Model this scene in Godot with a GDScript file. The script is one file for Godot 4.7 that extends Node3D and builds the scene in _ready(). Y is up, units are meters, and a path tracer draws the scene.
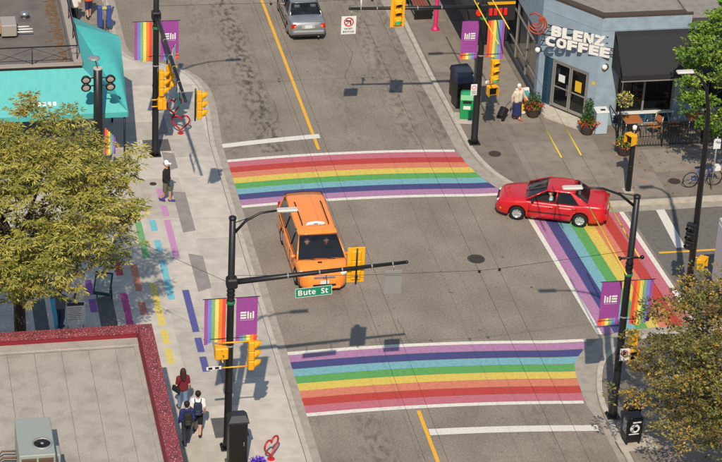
extends Node3D
# A city crossing with rainbow crosswalks, seen from a tower. x runs across the main street, z along it (towards the camera), metres.

var st: SurfaceTool
var rng = RandomNumberGenerator.new()
var M = {}
var T = {}
var used = {}
var last_mean = 1.0
var mean = {}

# ---------------------------------------------------------------- names and metas
func numbered(n: String) -> String:
	if not used.has(n):
		used[n] = 0
		return n
	used[n] += 1
	return "%s_%03d" % [n, used[n]]

func tag(o, label, category = "", group = "", kind = ""):
	if label: o.set_meta("label", label)
	if category: o.set_meta("category", category)
	if group: o.set_meta("group", group)
	if kind: o.set_meta("kind", kind)
	return o

func thing(called, label, category, at = Vector3.ZERO, turn = 0.0, group = ""):
	var o = Node3D.new()
	o.name = numbered(called)
	add_child(o)
	o.position = at
	o.rotation.y = turn
	return tag(o, label, category, group)

func put(mesh, called, mat, parent, at = Vector3.ZERO, basis = Basis()):
	var o = MeshInstance3D.new()
	o.mesh = mesh
	if mat: o.set_surface_override_material(0, mat)
	if parent == self or parent == null:
		o.name = numbered(called)
		add_child(o)
	else:
		o.name = called
		parent.add_child(o, true)
	o.transform = Transform3D(basis, at)
	return o

func done(called, mat, parent = self, at = Vector3.ZERO):
	return put(mesh_of(), called, mat, parent, at)

func struct(called, mat, label = ""):
	var o = done(called, mat)
	o.set_meta("kind", "structure")
	if label: o.set_meta("label", label)
	return o

# ---------------------------------------------------------------- mesh building
func begin(smooth = false):
	st = SurfaceTool.new()
	st.begin(Mesh.PRIMITIVE_TRIANGLES)
	st.set_smooth_group(0 if smooth else -1)

func mesh_of() -> ArrayMesh:
	st.generate_normals()
	return st.commit()

func tri(a: Vector3, b: Vector3, c: Vector3):
	st.add_vertex(a); st.add_vertex(c); st.add_vertex(b)

func quad(a: Vector3, b: Vector3, c: Vector3, d: Vector3):
	tri(a, b, c); tri(a, c, d)

func quad_out(a, b, c, d, from):
	var n = (b - a).cross(c - a)
	if n.dot((a + b + c + d) / 4.0 - from) >= 0: quad(a, b, c, d)
	else: quad(d, c, b, a)

func tri_out(a, b, c, from):
	if (b - a).cross(c - a).dot((a + b + c) / 3.0 - from) >= 0: tri(a, b, c)
	else: tri(c, b, a)

func box(c: Vector3, s: Vector3, bev = 0.0, B = Basis()):
	var h = s / 2.0
	if bev <= 0.0:
		for k in 3:
			var i = (k + 1) % 3
			var j = (k + 2) % 3
			for sg in [-1.0, 1.0]:
				var q = []
				for ab in [[-1, -1], [1, -1], [1, 1], [-1, 1]]:
					var p = Vector3.ZERO
					p[k] = sg * h[k]; p[i] = ab[0] * h[i]; p[j] = ab[1] * h[j]
					q.append(c + B * p)
				quad_out(q[0], q[1], q[2], q[3], c)
		return
	bev = min(bev, min(h.x, min(h.y, h.z)) * 0.95)
	var pt = func(sx, k):
		var p = Vector3.ZERO
		for a in 3: p[a] = sx[a] * (h[a] if a == k else h[a] - bev)
		return c + B * p
	for k in 3:
		var i = (k + 1) % 3
		var j = (k + 2) % 3
		for sg in [-1.0, 1.0]:
			var q = []
			for ab in [[-1, -1], [1, -1], [1, 1], [-1, 1]]:
				var s3 = Vector3.ZERO
				s3[k] = sg; s3[i] = ab[0]; s3[j] = ab[1]
				q.append(pt.call(s3, k))
			quad_out(q[0], q[1], q[2], q[3], c)
		for a in [-1.0, 1.0]:
			for b in [-1.0, 1.0]:
				var s0 = Vector3.ZERO
				var s1 = Vector3.ZERO
				s0[i] = a; s0[j] = b; s0[k] = -1
				s1[i] = a; s1[j] = b; s1[k] = 1
				quad_out(pt.call(s0, i), pt.call(s0, j), pt.call(s1, j), pt.call(s1, i), c)
	for x in [-1.0, 1.0]:
		for y in [-1.0, 1.0]:
			for z in [-1.0, 1.0]:
				var s3 = Vector3(x, y, z)
				tri_out(pt.call(s3, 0), pt.call(s3, 1), pt.call(s3, 2), c)

func loft(rings: Array, cap0 = true, cap1 = true, closed = true):
	for r in rings.size() - 1:
		var a = rings[r]
		var b = rings[r + 1]
		var n = a.size()
		for i in (n if closed else n - 1):
			var j = (i + 1) % n
			quad(a[i], a[j], b[j], b[i])
	for e in 2:
		if (cap0 if e == 0 else cap1):
			var ring = rings[0] if e == 0 else rings[-1]
			var c = Vector3.ZERO
			for p in ring: c += p
			c /= ring.size()
			for i in ring.size():
				var j = (i + 1) % ring.size()
				if e == 0: tri(c, ring[j], ring[i])
				else: tri(c, ring[i], ring[j])

func tube(pts: Array, rad, sides = 8, caps = true):
	var rings = []
	var up = Vector3.UP
	var prev = Vector3.ZERO
	for i in pts.size():
		var d = (pts[min(i + 1, pts.size() - 1)] - pts[max(i - 1, 0)]).normalized()
		if i == 0:
			up = Vector3.RIGHT if abs(d.y) > 0.8 else Vector3.UP
		var s = d.cross(up).normalized()
		if prev != Vector3.ZERO and s.dot(prev) < 0: s = -s
		prev = s
		up = s.cross(d).normalized()
		var r = rad[i] if rad is Array else rad
		var ring = []
		for k in sides:
			var a = TAU * k / sides
			ring.append(pts[i] + (s * cos(a) + up * sin(a)) * r)
		rings.append(ring)
	loft(rings, caps, caps)

func lathe(profile: Array, c: Vector3, sides = 16, B = Basis(), caps = true):
	var rings = []
	for p in profile:
		var ring = []
		for k in sides:
			var a = -TAU * k / sides
			ring.append(c + B * Vector3(cos(a) * p.x, p.y, sin(a) * p.x))
		rings.append(ring)
	loft(rings, caps, caps)

func ball(c: Vector3, r: Vector3, sides = 12, rows = 8):
	var rings = []
	for i in range(1, rows):
		var t = PI * i / rows - PI / 2
		var ring = []
		for k in sides:
			var a = -TAU * k / sides
			ring.append(c + Vector3(cos(a) * cos(t) * r.x, sin(t) * r.y, sin(a) * cos(t) * r.z))
		rings.append(ring)
	loft(rings)

func prism(poly: PackedVector2Array, y0: float, y1: float):
	# polygon in x, z
	var ix = Geometry2D.triangulate_polygon(poly)
	for i in range(0, ix.size(), 3):
		var a = poly[ix[i]]
		var b = poly[ix[i + 1]]
		var c = poly[ix[i + 2]]
		tri_out(Vector3(a.x, y1, a.y), Vector3(b.x, y1, b.y), Vector3(c.x, y1, c.y), Vector3(a.x, y0 - 9, a.y))
		tri_out(Vector3(a.x, y0, a.y), Vector3(b.x, y0, b.y), Vector3(c.x, y0, c.y), Vector3(a.x, y1 + 9, a.y))
	var cw = Geometry2D.is_polygon_clockwise(poly)
	for i in poly.size():
		var a = poly[i]
		var b = poly[(i + 1) % poly.size()]
		if cw: quad(Vector3(b.x, y0, b.y), Vector3(a.x, y0, a.y), Vector3(a.x, y1, a.y), Vector3(b.x, y1, b.y))
		else: quad(Vector3(a.x, y0, a.y), Vector3(b.x, y0, b.y), Vector3(b.x, y1, b.y), Vector3(a.x, y1, a.y))

func part_box(called, c, s, mat, parent, bev = 0.0, B = Basis()):
	begin(); box(c, s, bev, B)
	return done(called, mat, parent)

func part_tube(called, pts, rad, mat, parent, sides = 8):
	begin(true); tube(pts, rad, sides)
	return done(called, mat, parent)

func arc(c: Vector3, u: Vector3, v: Vector3, a0, a1, n) -> Array:
	var o = []
	for i in n + 1:
		var a = lerpf(a0, a1, float(i) / n)
		o.append(c + u * cos(a) + v * sin(a))
	return o

func keyed(keys: Array, z: float) -> float:
	if z <= keys[0][0]: return keys[0][1]
	for i in keys.size() - 1:
		if z <= keys[i + 1][0]:
			var t = (z - keys[i][0]) / (keys[i + 1][0] - keys[i][0])
			return lerpf(float(keys[i][1]), float(keys[i + 1][1]), t)
	return keys[-1][1]

# ---------------------------------------------------------------- textures and materials
func gray_tex(seed_, freq, lo, hi, size = 512, oct = 4, power = 1.0, kind = FastNoiseLite.TYPE_SIMPLEX_SMOOTH) -> ImageTexture:
	var n = FastNoiseLite.new()
	n.seed = seed_
	n.noise_type = kind
	n.frequency = freq
	n.fractal_octaves = oct
	var im = n.get_seamless_image(size, size)
	im.convert(Image.FORMAT_L8)
	var d = im.get_data()
	var lut = PackedByteArray()
	for i in 256: lut.append(int(clamp(lerpf(float(lo), float(hi), pow(i / 255.0, power)), 0.0, 1.0) * 255))
	var sum = 0.0
	for i in d.size():
		d[i] = lut[d[i]]
		sum += pow(d[i] / 255.0, 2.2)
	last_mean = sum / d.size()
	im = Image.create_from_data(size, size, false, Image.FORMAT_L8, d)
	im.convert(Image.FORMAT_RGB8)
	return ImageTexture.create_from_image(im)

func chip_tex(seed_) -> ImageTexture:
	# red paint with pale chipped flecks and darker weathered blotches
	var n = FastNoiseLite.new()
	n.seed = seed_
	n.frequency = 0.07
	n.fractal_octaves = 3
	var m = FastNoiseLite.new()
	m.seed = seed_ + 1
	m.frequency = 0.012
	var im = n.get_seamless_image(512, 512)
	var im2 = m.get_seamless_image(512, 512)
	var out = Image.create_empty(512, 512, false, Image.FORMAT_RGB8)
	for y in 512:
		for x in 512:
			var v = im.get_pixel(x, y).r
			var w = im2.get_pixel(x, y).r
			var col = Color8(128, 52, 58).lerp(Color8(104, 44, 50), smoothstep(0.45, 0.8, w))
			col = col.lerp(Color8(176, 92, 96), smoothstep(0.6, 0.7, v) * 0.35)
			if v > 0.77: col = col.lerp(Color8(205, 186, 180), 0.85)
			out.set_pixel(x, y, col)
	return ImageTexture.create_from_image(out)

func lin(r, g, b, k = 1.0) -> Color:
	return Color8(r, g, b).srgb_to_linear() * k

# base colour: the value seen on a sunlit level surface of the photograph (0-255), taken back to the thing's own reflectance
func pc(r, g, b, k = 0.8) -> Color:
	var c = Color8(r, g, b).srgb_to_linear()
	c = Color(c.r * k, c.g * k, c.b * k)
	return c.linear_to_srgb()

func mat(col: Color, rough = 0.8, metal = 0.0, tex = "", scale = 1.0, tex2 = "", scale2 = 1.0) -> StandardMaterial3D:
	var m = StandardMaterial3D.new()
	# keep the mean reflectance at COL whatever the pattern multiplies it by
	var up = 1.0 / (mean.get(tex, 1.0) * mean.get(tex2, 1.0))
	var lc = col.srgb_to_linear()
	m.albedo_color = Color(min(1.0, lc.r * up), min(1.0, lc.g * up), min(1.0, lc.b * up)).linear_to_srgb()
	m.roughness = rough
	m.metallic = metal
	if tex:
		m.albedo_texture = T[tex]
		m.uv1_triplanar = true
		m.uv1_world_triplanar = true
		m.uv1_scale = Vector3.ONE * scale
	if tex2:
		m.detail_enabled = true
		m.detail_blend_mode = BaseMaterial3D.BLEND_MODE_MUL
		m.detail_albedo = T[tex2]
		m.detail_uv_layer = BaseMaterial3D.DETAIL_UV_2
		m.uv2_triplanar = true
		m.uv2_world_triplanar = true
		m.uv2_scale = Vector3.ONE * scale2
	return m

func glass(col: Color, alpha) -> StandardMaterial3D:
	var m = StandardMaterial3D.new()
	m.albedo_color = Color(col.r, col.g, col.b, alpha)
	m.transparency = BaseMaterial3D.TRANSPARENCY_ALPHA
	m.roughness = 0.04
	m.metallic_specular = 0.5
	return m

func paint(col: Color, rough = 0.25) -> StandardMaterial3D:
	var m = StandardMaterial3D.new()
	m.albedo_color = col
	m.roughness = rough
	m.clearcoat_enabled = true
	m.clearcoat = 0.7
	m.clearcoat_roughness = 0.06
	return m

func make_materials():
	T.grain = gray_tex(1, 0.09, 0.76, 1.12, 512, 5)
	mean.grain = last_mean
	T.blotch = gray_tex(2, 0.012, 0.9, 1.04, 512, 5)
	mean.blotch = last_mean
	T.speck = gray_tex(3, 0.25, 0.86, 1.05, 512, 2)
	mean.speck = last_mean
	T.stain = gray_tex(4, 0.02, 0.84, 1.06, 512, 6, 0.7)
	mean.stain = last_mean
	T.wear = gray_tex(5, 0.05, 0.86, 1.04, 512, 5, 0.6)
	mean.wear = last_mean
	T.cloth = gray_tex(6, 0.04, 0.93, 1.03, 256, 3)
	mean.cloth = last_mean
	T.chip = chip_tex(8)
	M.concrete = mat(pc(208, 200, 188), 0.9, 0, "blotch", 0.16, "grain", 0.7)
	M.slab = []
	for k in [1.0, 0.965, 1.02, 0.94]:
		M.slab.append(mat(pc(int(204 * k), int(195 * k), int(182 * k)), 0.9, 0, "blotch", 0.21, "grain", 0.8))
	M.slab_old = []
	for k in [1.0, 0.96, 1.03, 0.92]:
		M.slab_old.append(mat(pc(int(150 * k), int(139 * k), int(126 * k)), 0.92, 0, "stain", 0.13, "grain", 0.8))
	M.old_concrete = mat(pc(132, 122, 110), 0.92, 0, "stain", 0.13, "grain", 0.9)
	M.gutter = mat(pc(172, 163, 150), 0.92, 0, "stain", 0.2, "grain", 0.9)
	M.curb = mat(pc(196, 186, 172), 0.9, 0, "stain", 0.25, "grain", 1.1)
	M.panel_grey = mat(pc(152, 145, 140), 0.9, 0, "blotch", 0.3, "grain", 1.0)
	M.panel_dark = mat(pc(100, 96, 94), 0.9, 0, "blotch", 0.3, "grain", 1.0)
	M.black = mat(Color8(24, 24, 26), 0.42, 0.0, "wear", 0.6)
	M.black_matte = mat(Color8(22, 22, 24), 0.8)
	M.black_gloss = mat(Color8(12, 12, 13), 0.25)
	M.rubber = mat(Color8(22, 22, 23), 0.85)
	M.dark_in = mat(Color8(30, 29, 30), 0.9)
	M.steel = mat(Color8(165, 165, 165), 0.35, 0.8)
	M.chrome = mat(Color8(200, 200, 202), 0.15, 0.95)
	M.grey_metal = mat(Color8(150, 150, 148), 0.5, 0.3, "wear", 0.8)
	M.yellow = mat(pc(250, 182, 22), 0.5, 0, "wear", 1.3)
	M.yellow_wire = mat(pc(235, 205, 40), 0.5)
	M.white = mat(pc(240, 240, 238), 0.6)
	M.wire = mat(Color8(30, 30, 30), 0.6)
	M.red_tube = mat(pc(196, 40, 46), 0.4, 0, "wear", 2.0)
	M.purple = mat(pc(160, 74, 158), 0.7, 0, "cloth", 0.9)
	M.green_sign = mat(pc(20, 140, 105), 0.5)
	M.glass_dark = glass(Color8(20, 24, 26), 0.72)
	M.glass_screen = glass(Color8(30, 36, 40), 0.36)
	M.glass_clear = glass(Color8(40, 48, 50), 0.22)
	M.wood = mat(pc(186, 116, 66), 0.6, 0, "cloth", 2.0)
	M.terracotta = mat(Color8(70, 58, 50), 0.85)
	var rb = [[166, 86, 160], [118, 144, 222], [146, 184, 130], [246, 230, 116], [248, 146, 62], [242, 84, 58]]
	M.flag = []
	for c in rb:
		var fm = mat(pc(c[0], c[1], c[2]), 0.75, 0, "cloth", 0.9)
		fm.backlight = fm.albedo_color * 0.5
		M.flag.append(fm)
	# crosswalk paint, from the far edge of the far crossing towards the camera
	var cw = [[236, 230, 216], [200, 114, 126], [194, 68, 58], [220, 132, 102], [226, 198, 92], [98, 168, 88], [126, 180, 188], [72, 74, 126], [182, 132, 168], [236, 230, 216]]
	M.cross = []
	for c in cw: M.cross.append(mat(pc(c[0], c[1], c[2]), 0.75, 0, "wear", 0.22, "speck", 0.5))
	M.line_yellow = mat(pc(246, 184, 52), 0.75, 0, "wear", 0.4, "speck", 0.5)
	M.line_white = mat(pc(232, 226, 216), 0.75, 0, "wear", 0.4, "speck", 0.5)

func crown(x: float) -> float:
	var k = floor(x * 2.0) / 2.0
	var f = func(q): return 0.13 * max(0.0, 1.0 - pow((q - 0.9) / 4.75, 2.0))
	return lerpf(f.call(k), f.call(k + 0.5), (x - k) * 2.0)

# a flat painted strip between two edges given as x -> z lines, draped over the crowned road
func strip_x(x0, x1, za0, za1, zb0, zb1, lift = 0.005):
	var xs = [x0]
	var k = floor(x0 * 2.0) / 2.0 + 0.5
	while k < x1:
		xs.append(k)
		k += 0.5
	xs.append(x1)
	for i in xs.size() - 1:
		var q = []
		for x in [xs[i], xs[i + 1]]:
			var t = (x - x0) / max(0.0001, x1 - x0)
			q.append([x, crown(x) + lift, lerpf(float(za0), float(za1), t), lerpf(float(zb0), float(zb1), t)])
		quad(Vector3(q[0][0], q[0][1], q[0][3]), Vector3(q[1][0], q[1][1], q[1][3]), Vector3(q[1][0], q[1][1], q[1][2]), Vector3(q[0][0], q[0][1], q[0][2]))

func road_texture():
	# 32 pixels a metre over x -8..20, z -30..16: grain, blotches, oil drips along the lane centres, patches and cracks
	var w = 896
	var h = 1472
	var n1 = FastNoiseLite.new()
	n1.seed = 11; n1.frequency = 0.35; n1.fractal_octaves = 2
	var n2 = FastNoiseLite.new()
	n2.seed = 12; n2.frequency = 0.012; n2.fractal_octaves = 5
	var n3 = FastNoiseLite.new()
	n3.seed = 13; n3.frequency = 0.1; n3.fractal_octaves = 4
	var a = n1.get_image(w, h).get_data()
	var b = n2.get_image(w, h).get_data()
	var c = n3.get_image(w, h).get_data()
	var prof = PackedFloat32Array()
	for i in w:
		var x = -8.0 + i / 32.0
		var p = 0.0
		for l in [[-1.75, 0.42, 0.9], [-2.3, 0.3, 0.35], [1.7, 0.5, 0.25], [4.1, 0.55, 0.5], [5.4, 0.35, 0.45], [-3.3, 0.4, 0.3]]:
			p += l[2] * exp(-pow((x - l[0]) / l[1], 2.0))
		prof.append(p)
	var out = PackedByteArray()
	out.resize(w * h * 3)
	var o = 0
	var road_sum = 0.0
	for j in h:
		var z = -30.0 + j / 32.0
		var near = 1.0 if z < -10.5 else (0.55 if z > 9.0 else 0.12)
		for i in w:
			var q = j * w + i
			var fine = a[q] / 255.0
			var big = b[q] / 255.0
			var mid = c[(j / 2) * w + i] / 255.0
			var v = 0.86 + 0.26 * (fine - 0.5) + 0.15 * (big - 0.5)
			var oil = prof[i] * near * clamp((mid - 0.42) * 2.4, 0.0, 1.0)
			v *= 1.0 - 0.52 * oil * (0.55 + 0.9 * fine)
			if fine > 0.8 and mid < 0.38: v *= 0.78
			v = clamp(v, 0.0, 1.0)
			road_sum += v * v
			v *= 255.0
			out[o] = int(v); out[o + 1] = int(v * 0.985); out[o + 2] = int(v * 0.97)
			o += 3
	var im = Image.create_from_data(w, h, false, Image.FORMAT_RGB8, out)
	mean.road = road_sum / (w * h)
	rng.seed = 77
	# tar drips and old repairs
	for k in 220:
		var x = rng.randi_range(160, 700)
		var y = rng.randi_range(20, h - 20)
		var s = 1 if k % 4 else 2
		for q in s * s * 2: im.set_pixel(x + rng.randi_range(-s, s), y + rng.randi_range(-s, s), Color(0.42, 0.41, 0.4))
	# hairline cracks
	for k in 14:
		var p = Vector2(rng.randf_range(150, 830), rng.randf_range(10, h - 10))
		var d = Vector2(rng.randf_range(-0.4, 0.4), 1.0) if k % 3 else Vector2(1.0, rng.randf_range(-0.3, 0.3))
		for s in rng.randi_range(60, 200):
			d = (d + Vector2(rng.randf_range(-0.1, 0.1), rng.randf_range(-0.04, 0.04))).normalized()
			p += d
			if p.x < 1 or p.y < 1 or p.x > w - 2 or p.y > h - 2: break
			im.set_pixel(int(p.x), int(p.y), im.get_pixel(int(p.x), int(p.y)) * 0.74)
	return ImageTexture.create_from_image(im)

# ---------------------------------------------------------------- view and light
func _ready():
	var cam = Camera3D.new()
	cam.name = "camera"
	add_child(cam)
	cam.transform = Transform3D(Basis(Vector3(0.98076195, 0.04534782, 0.18986725), Vector3(0.05406624, 0.87148882, -0.48742598), Vector3(-0.18757089, 0.48831426, 0.85227128)), Vector3(-18.011, 48.151, 80.255))
	cam.fov = 10.364
	cam.near = 1.0
	cam.far = 2000.0
	cam.current = true
	var sun = DirectionalLight3D.new()
	sun.name = "sun"
	add_child(sun)
	sun.look_at_from_position(Vector3.ZERO, Vector3(0.17, -0.715, -0.675), Vector3.UP)
	sun.light_energy = 1.3
	sun.light_angular_distance = 0.55
	sun.light_color = Color(1.0, 0.95, 0.875)
	sun.shadow_enabled = true
	var env = Environment.new()
	env.background_mode = Environment.BG_SKY
	var sky = Sky.new()
	var sm = ProceduralSkyMaterial.new()
	sm.sky_top_color = Color(0.5, 0.59, 0.72)
	sm.sky_horizon_color = Color(0.86, 0.87, 0.86)
	sm.ground_bottom_color = Color(0.3, 0.29, 0.27)
	sm.ground_horizon_color = Color(0.62, 0.64, 0.66)
	sm.sky_curve = 0.18
	sky.sky_material = sm
	env.sky = sky
	env.background_energy_multiplier = 1.0
	env.tonemap_mode = Environment.TONE_MAPPER_LINEAR
	env.tonemap_exposure = 1.08
	env.sdfgi_enabled = true
	env.ssao_enabled = true
	env.ssil_enabled = true
	var we = WorldEnvironment.new()
	we.name = "environment"
	we.environment = env
	add_child(we)
	make_materials()
	build_ground()
	build_markings()
	build_plaza_paint()
	build_cafe()
	build_corner_roof()
	build_canopy_building()
	build_poles()
	build_wires()
	build_cars()
	build_street_things()
	build_people()
	build_trees()

# ---------------------------------------------------------------- ground
func offset_line(line: Array, d: float) -> Array:
	var o = []
	for i in line.size():
		var t = (line[min(i + 1, line.size() - 1)] - line[max(i - 1, 0)]).normalized()
		o.append(line[i] + Vector2(-t.y, t.x) * d)
	return o

func ribbon(la: Array, lb: Array, y0: float, y1: float):
	# a low solid band between two lines on the ground
	for i in la.size() - 1:
		var a = la[i]
		var b = la[i + 1]
		var c = lb[i + 1]
		var d = lb[i]
		var mid = Vector3((a.x + c.x) / 2, -5, (a.y + c.y) / 2)
		quad_out(Vector3(a.x, y1, a.y), Vector3(b.x, y1, b.y), Vector3(c.x, y1, c.y), Vector3(d.x, y1, d.y), mid)
		if y1 - y0 > 0.02:
			quad(Vector3(a.x, y0, a.y), Vector3(b.x, y0, b.y), Vector3(b.x, y1, b.y), Vector3(a.x, y1, a.y))
			quad(Vector3(d.x, y0, d.y), Vector3(d.x, y1, d.y), Vector3(c.x, y1, c.y), Vector3(c.x, y0, c.y))

func smooth_line(l: Array, n = 4) -> Array:
	var o = []
	for i in l.size() - 1:
		var p0 = l[max(i - 1, 0)]
		var p3 = l[min(i + 2, l.size() - 1)]
		var seg = l[i].distance_to(l[i + 1])
		var far = seg > 4.0
		p0 = l[i] + (p0 - l[i]).limit_length(seg)
		p3 = l[i + 1] + (p3 - l[i + 1]).limit_length(seg)
		for k in (1 if far else n):
			o.append(l[i] if far else l[i].cubic_interpolate(l[i + 1], p0, p3, float(k) / n))
	o.append(l[-1])
	return o

func slabs(parent, x0, x1, nx, z0, z1, nz, mats, keep: Callable, seed_):
	rng.seed = seed_
	var sx = (x1 - x0) / nx
	var sz = (z1 - z0) / nz
	begin(); box(Vector3.ZERO, Vector3(sx - 0.014, 0.012, sz - 0.014), 0.004)
	var m = mesh_of()
	for j in nz:
		for i in nx:
			var c = Vector3(x0 + (i + 0.5) * sx, 0.15, z0 + (j + 0.5) * sz)
			var ok = true
			for e in [[-1, -1], [1, -1], [1, 1], [-1, 1]]:
				if not keep.call(c.x + e[0] * sx / 2, c.z + e[1] * sz / 2): ok = false
			if ok: put(m, "slab", mats[rng.randi() % mats.size()], parent, c)

func inside(poly: PackedVector2Array, x, z, margin):
	for e in [[-1, -1], [1, -1], [1, 1], [-1, 1]]:
		if not Geometry2D.is_point_in_polygon(Vector2(x + e[0] * margin, z + e[1] * margin), poly): return false
	return true

func build_ground():
	begin(); box(Vector3(0, -0.56, 0), Vector3(1600, 1.0, 1600))
	struct("ground", mat(Color8(84, 82, 78), 0.95, 0, "blotch", 0.05))
	# crowned carriageway and side street as one sheet
	var rm = StandardMaterial3D.new()
	rm.albedo_texture = road_texture()
	rm.albedo_color = pc(148, 139, 127, 0.8 / (mean.road * mean.grain))
	rm.roughness = 0.9
	rm.detail_enabled = true
	rm.detail_blend_mode = BaseMaterial3D.BLEND_MODE_MUL
	rm.detail_albedo = T.grain
	rm.detail_uv_layer = BaseMaterial3D.DETAIL_UV_2
	rm.uv2_triplanar = true
	rm.uv2_world_triplanar = true
	rm.uv2_scale = Vector3.ONE * 0.9
	begin(true)
	var xs = [-70.0, -30.0, -12.0]
	for i in 37: xs.append(-8.0 + i * 0.5)
	xs.append_array([14.0, 20.0, 40.0, 70.0])
	var zs = [-110.0, -60.0]
	for i in 25: zs.append(-36.0 + i * 2.25)
	zs.append_array([30.0, 60.0])
	for i in xs.size() - 1:
		for j in zs.size() - 1:
			var q = []
			for e in [[0, 1], [1, 1], [1, 0], [0, 0]]:
				var x = xs[i + e[0]]
				var z = zs[j + e[1]]
				q.append(Vector3(x, crown(x), z))
			for k in [0, 2, 1, 0, 3, 2]:
				st.set_uv(Vector2((q[k].x + 8.0) / 28.0, (q[k].z + 30.0) / 46.0))
				st.add_vertex(q[k])
	struct("road", rm)

	begin()
	var far = [Vector2(11.3, -4.9), Vector2(16, -4.9), Vector2(70, -5.6)]
	var nearl = [Vector2(11.7, 5.4), Vector2(16, 5.4), Vector2(70, 5.6)]
	for i in 2:
		quad(Vector3(nearl[i].x, 0.004, nearl[i].y), Vector3(nearl[i + 1].x, 0.004, nearl[i + 1].y), Vector3(far[i + 1].x, 0.004, far[i + 1].y), Vector3(far[i].x, 0.004, far[i].y))
	struct("side_street", mat(pc(116, 111, 105), 0.92, 0, "stain", 0.35, "grain", 1.1))
	# curb lines (x, z); each sidewalk lies on the side away from the road
	var L = smooth_line([Vector2(-4.15, 60), Vector2(-4.15, -11.3), Vector2(-4.02, -13.2), Vector2(-3.9, -15.0), Vector2(-3.93, -16.6), Vector2(-4.2, -17.7), Vector2(-4.75, -18.6), Vector2(-5.5, -19.15), Vector2(-6.3, -19.5), Vector2(-6.8, -20.2), Vector2(-7.0, -21.4), Vector2(-7.0, -23), Vector2(-7.0, -110)])
	var NE = smooth_line([Vector2(5.98, -110), Vector2(6.0, -17), Vector2(6.08, -13.9), Vector2(6.12, -11.5), Vector2(6.18, -9.9), Vector2(6.38, -8.6), Vector2(6.75, -7.4), Vector2(7.3, -6.4), Vector2(8.2, -5.4), Vector2(9.4, -4.85), Vector2(10.8, -4.62), Vector2(12.84, -4.6), Vector2(70, -5.2)])
	var SE = smooth_line([Vector2(70, 5.4), Vector2(11.0, 5.0), Vector2(9.4, 5.15), Vector2(8.2, 5.65), Vector2(7.2, 6.6), Vector2(6.62, 8.1), Vector2(6.4, 9.3), Vector2(6.34, 10.8), Vector2(6.36, 13), Vector2(6.36, 60)])
	for k in 3:
		var line = [L, NE, SE][k]
		var called = ["sidewalk_left", "sidewalk_far_right", "sidewalk_near_right"][k]
		var back = [[Vector2(-70, -110), Vector2(-70, 60)], [Vector2(70, -110)], [Vector2(70, 60)]][k]
		var inner = offset_line(line, -0.2)
		if k == 0: inner = offset_line(line, -0.19)
		var edge = offset_line(line, -0.21)
		var poly = PackedVector2Array(edge + back)
		if Geometry2D.triangulate_polygon(poly).is_empty(): print("no polygon ", k)
		begin(); prism(poly, -0.05, 0.15)
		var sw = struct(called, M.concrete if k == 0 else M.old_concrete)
		# curb, two shallow chamfers
		begin()
		var e1 = offset_line(line, -0.02)
		ribbon(e1, inner, -0.05, 0.156)
		ribbon(line, e1, -0.05, 0.138)
		struct(["curb_left", "curb_far_right", "curb_near_right"][k], M.curb)
		# gutter pan
		var gw = 0.33 if k == 0 else 0.46
		begin()
		var g0 = offset_line(line, gw)
		if k == 2:
			g0 = []
			for i in line.size():
				var p = line[i]
				var t = (line[min(i + 1, line.size() - 1)] - line[max(i - 1, 0)]).normalized()
				var w = keyed([[4.9, 0.5], [5.6, 0.85], [7.0, 0.85], [8.3, 0.55], [9.6, 0.4], [10.2, 0.22]], p.y)
				g0.append(p + Vector2(-t.y, t.x) * w)
		ribbon3(g0, line, 0.006)
		struct(["gutter_left", "gutter_far_right", "gutter_near_right"][k], M.gutter)
		var inpoly = func(x, z): return inside(poly, x, z, 0.004)
		if k == 0:
			slabs(sw, -9.27, -4.37, 3, -18.6, 24.6, 26, M.slab, inpoly, 5)
			slabs(sw, -21.27, -9.27, 7, -9.0, 9.2, 11, M.slab, inpoly, 6)
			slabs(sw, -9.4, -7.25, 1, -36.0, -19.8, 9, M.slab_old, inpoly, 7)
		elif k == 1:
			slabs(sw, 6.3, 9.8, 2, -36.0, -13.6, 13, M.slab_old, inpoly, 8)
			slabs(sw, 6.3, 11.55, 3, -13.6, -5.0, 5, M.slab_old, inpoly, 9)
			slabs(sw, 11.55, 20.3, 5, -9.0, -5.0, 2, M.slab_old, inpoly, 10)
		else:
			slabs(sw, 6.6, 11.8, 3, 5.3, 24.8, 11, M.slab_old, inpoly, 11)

func ribbon3(la: Array, lb: Array, lift):
	# gutter pan that follows the road's crown
	for i in la.size() - 1:
		var q = []
		for p in [la[i], la[i + 1], lb[i + 1], lb[i]]: q.append(Vector3(p.x, crown(p.x) + lift, p.y))
		quad_out(q[0], q[1], q[2], q[3], Vector3(q[0].x, -9, q[0].z))

func marking(called, label, mat_, parent = self):
	var o = done(called, mat_, parent)
	if parent == self: tag(o, label, "road marking")
	else: o.set_meta("label", label)
	return o

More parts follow.
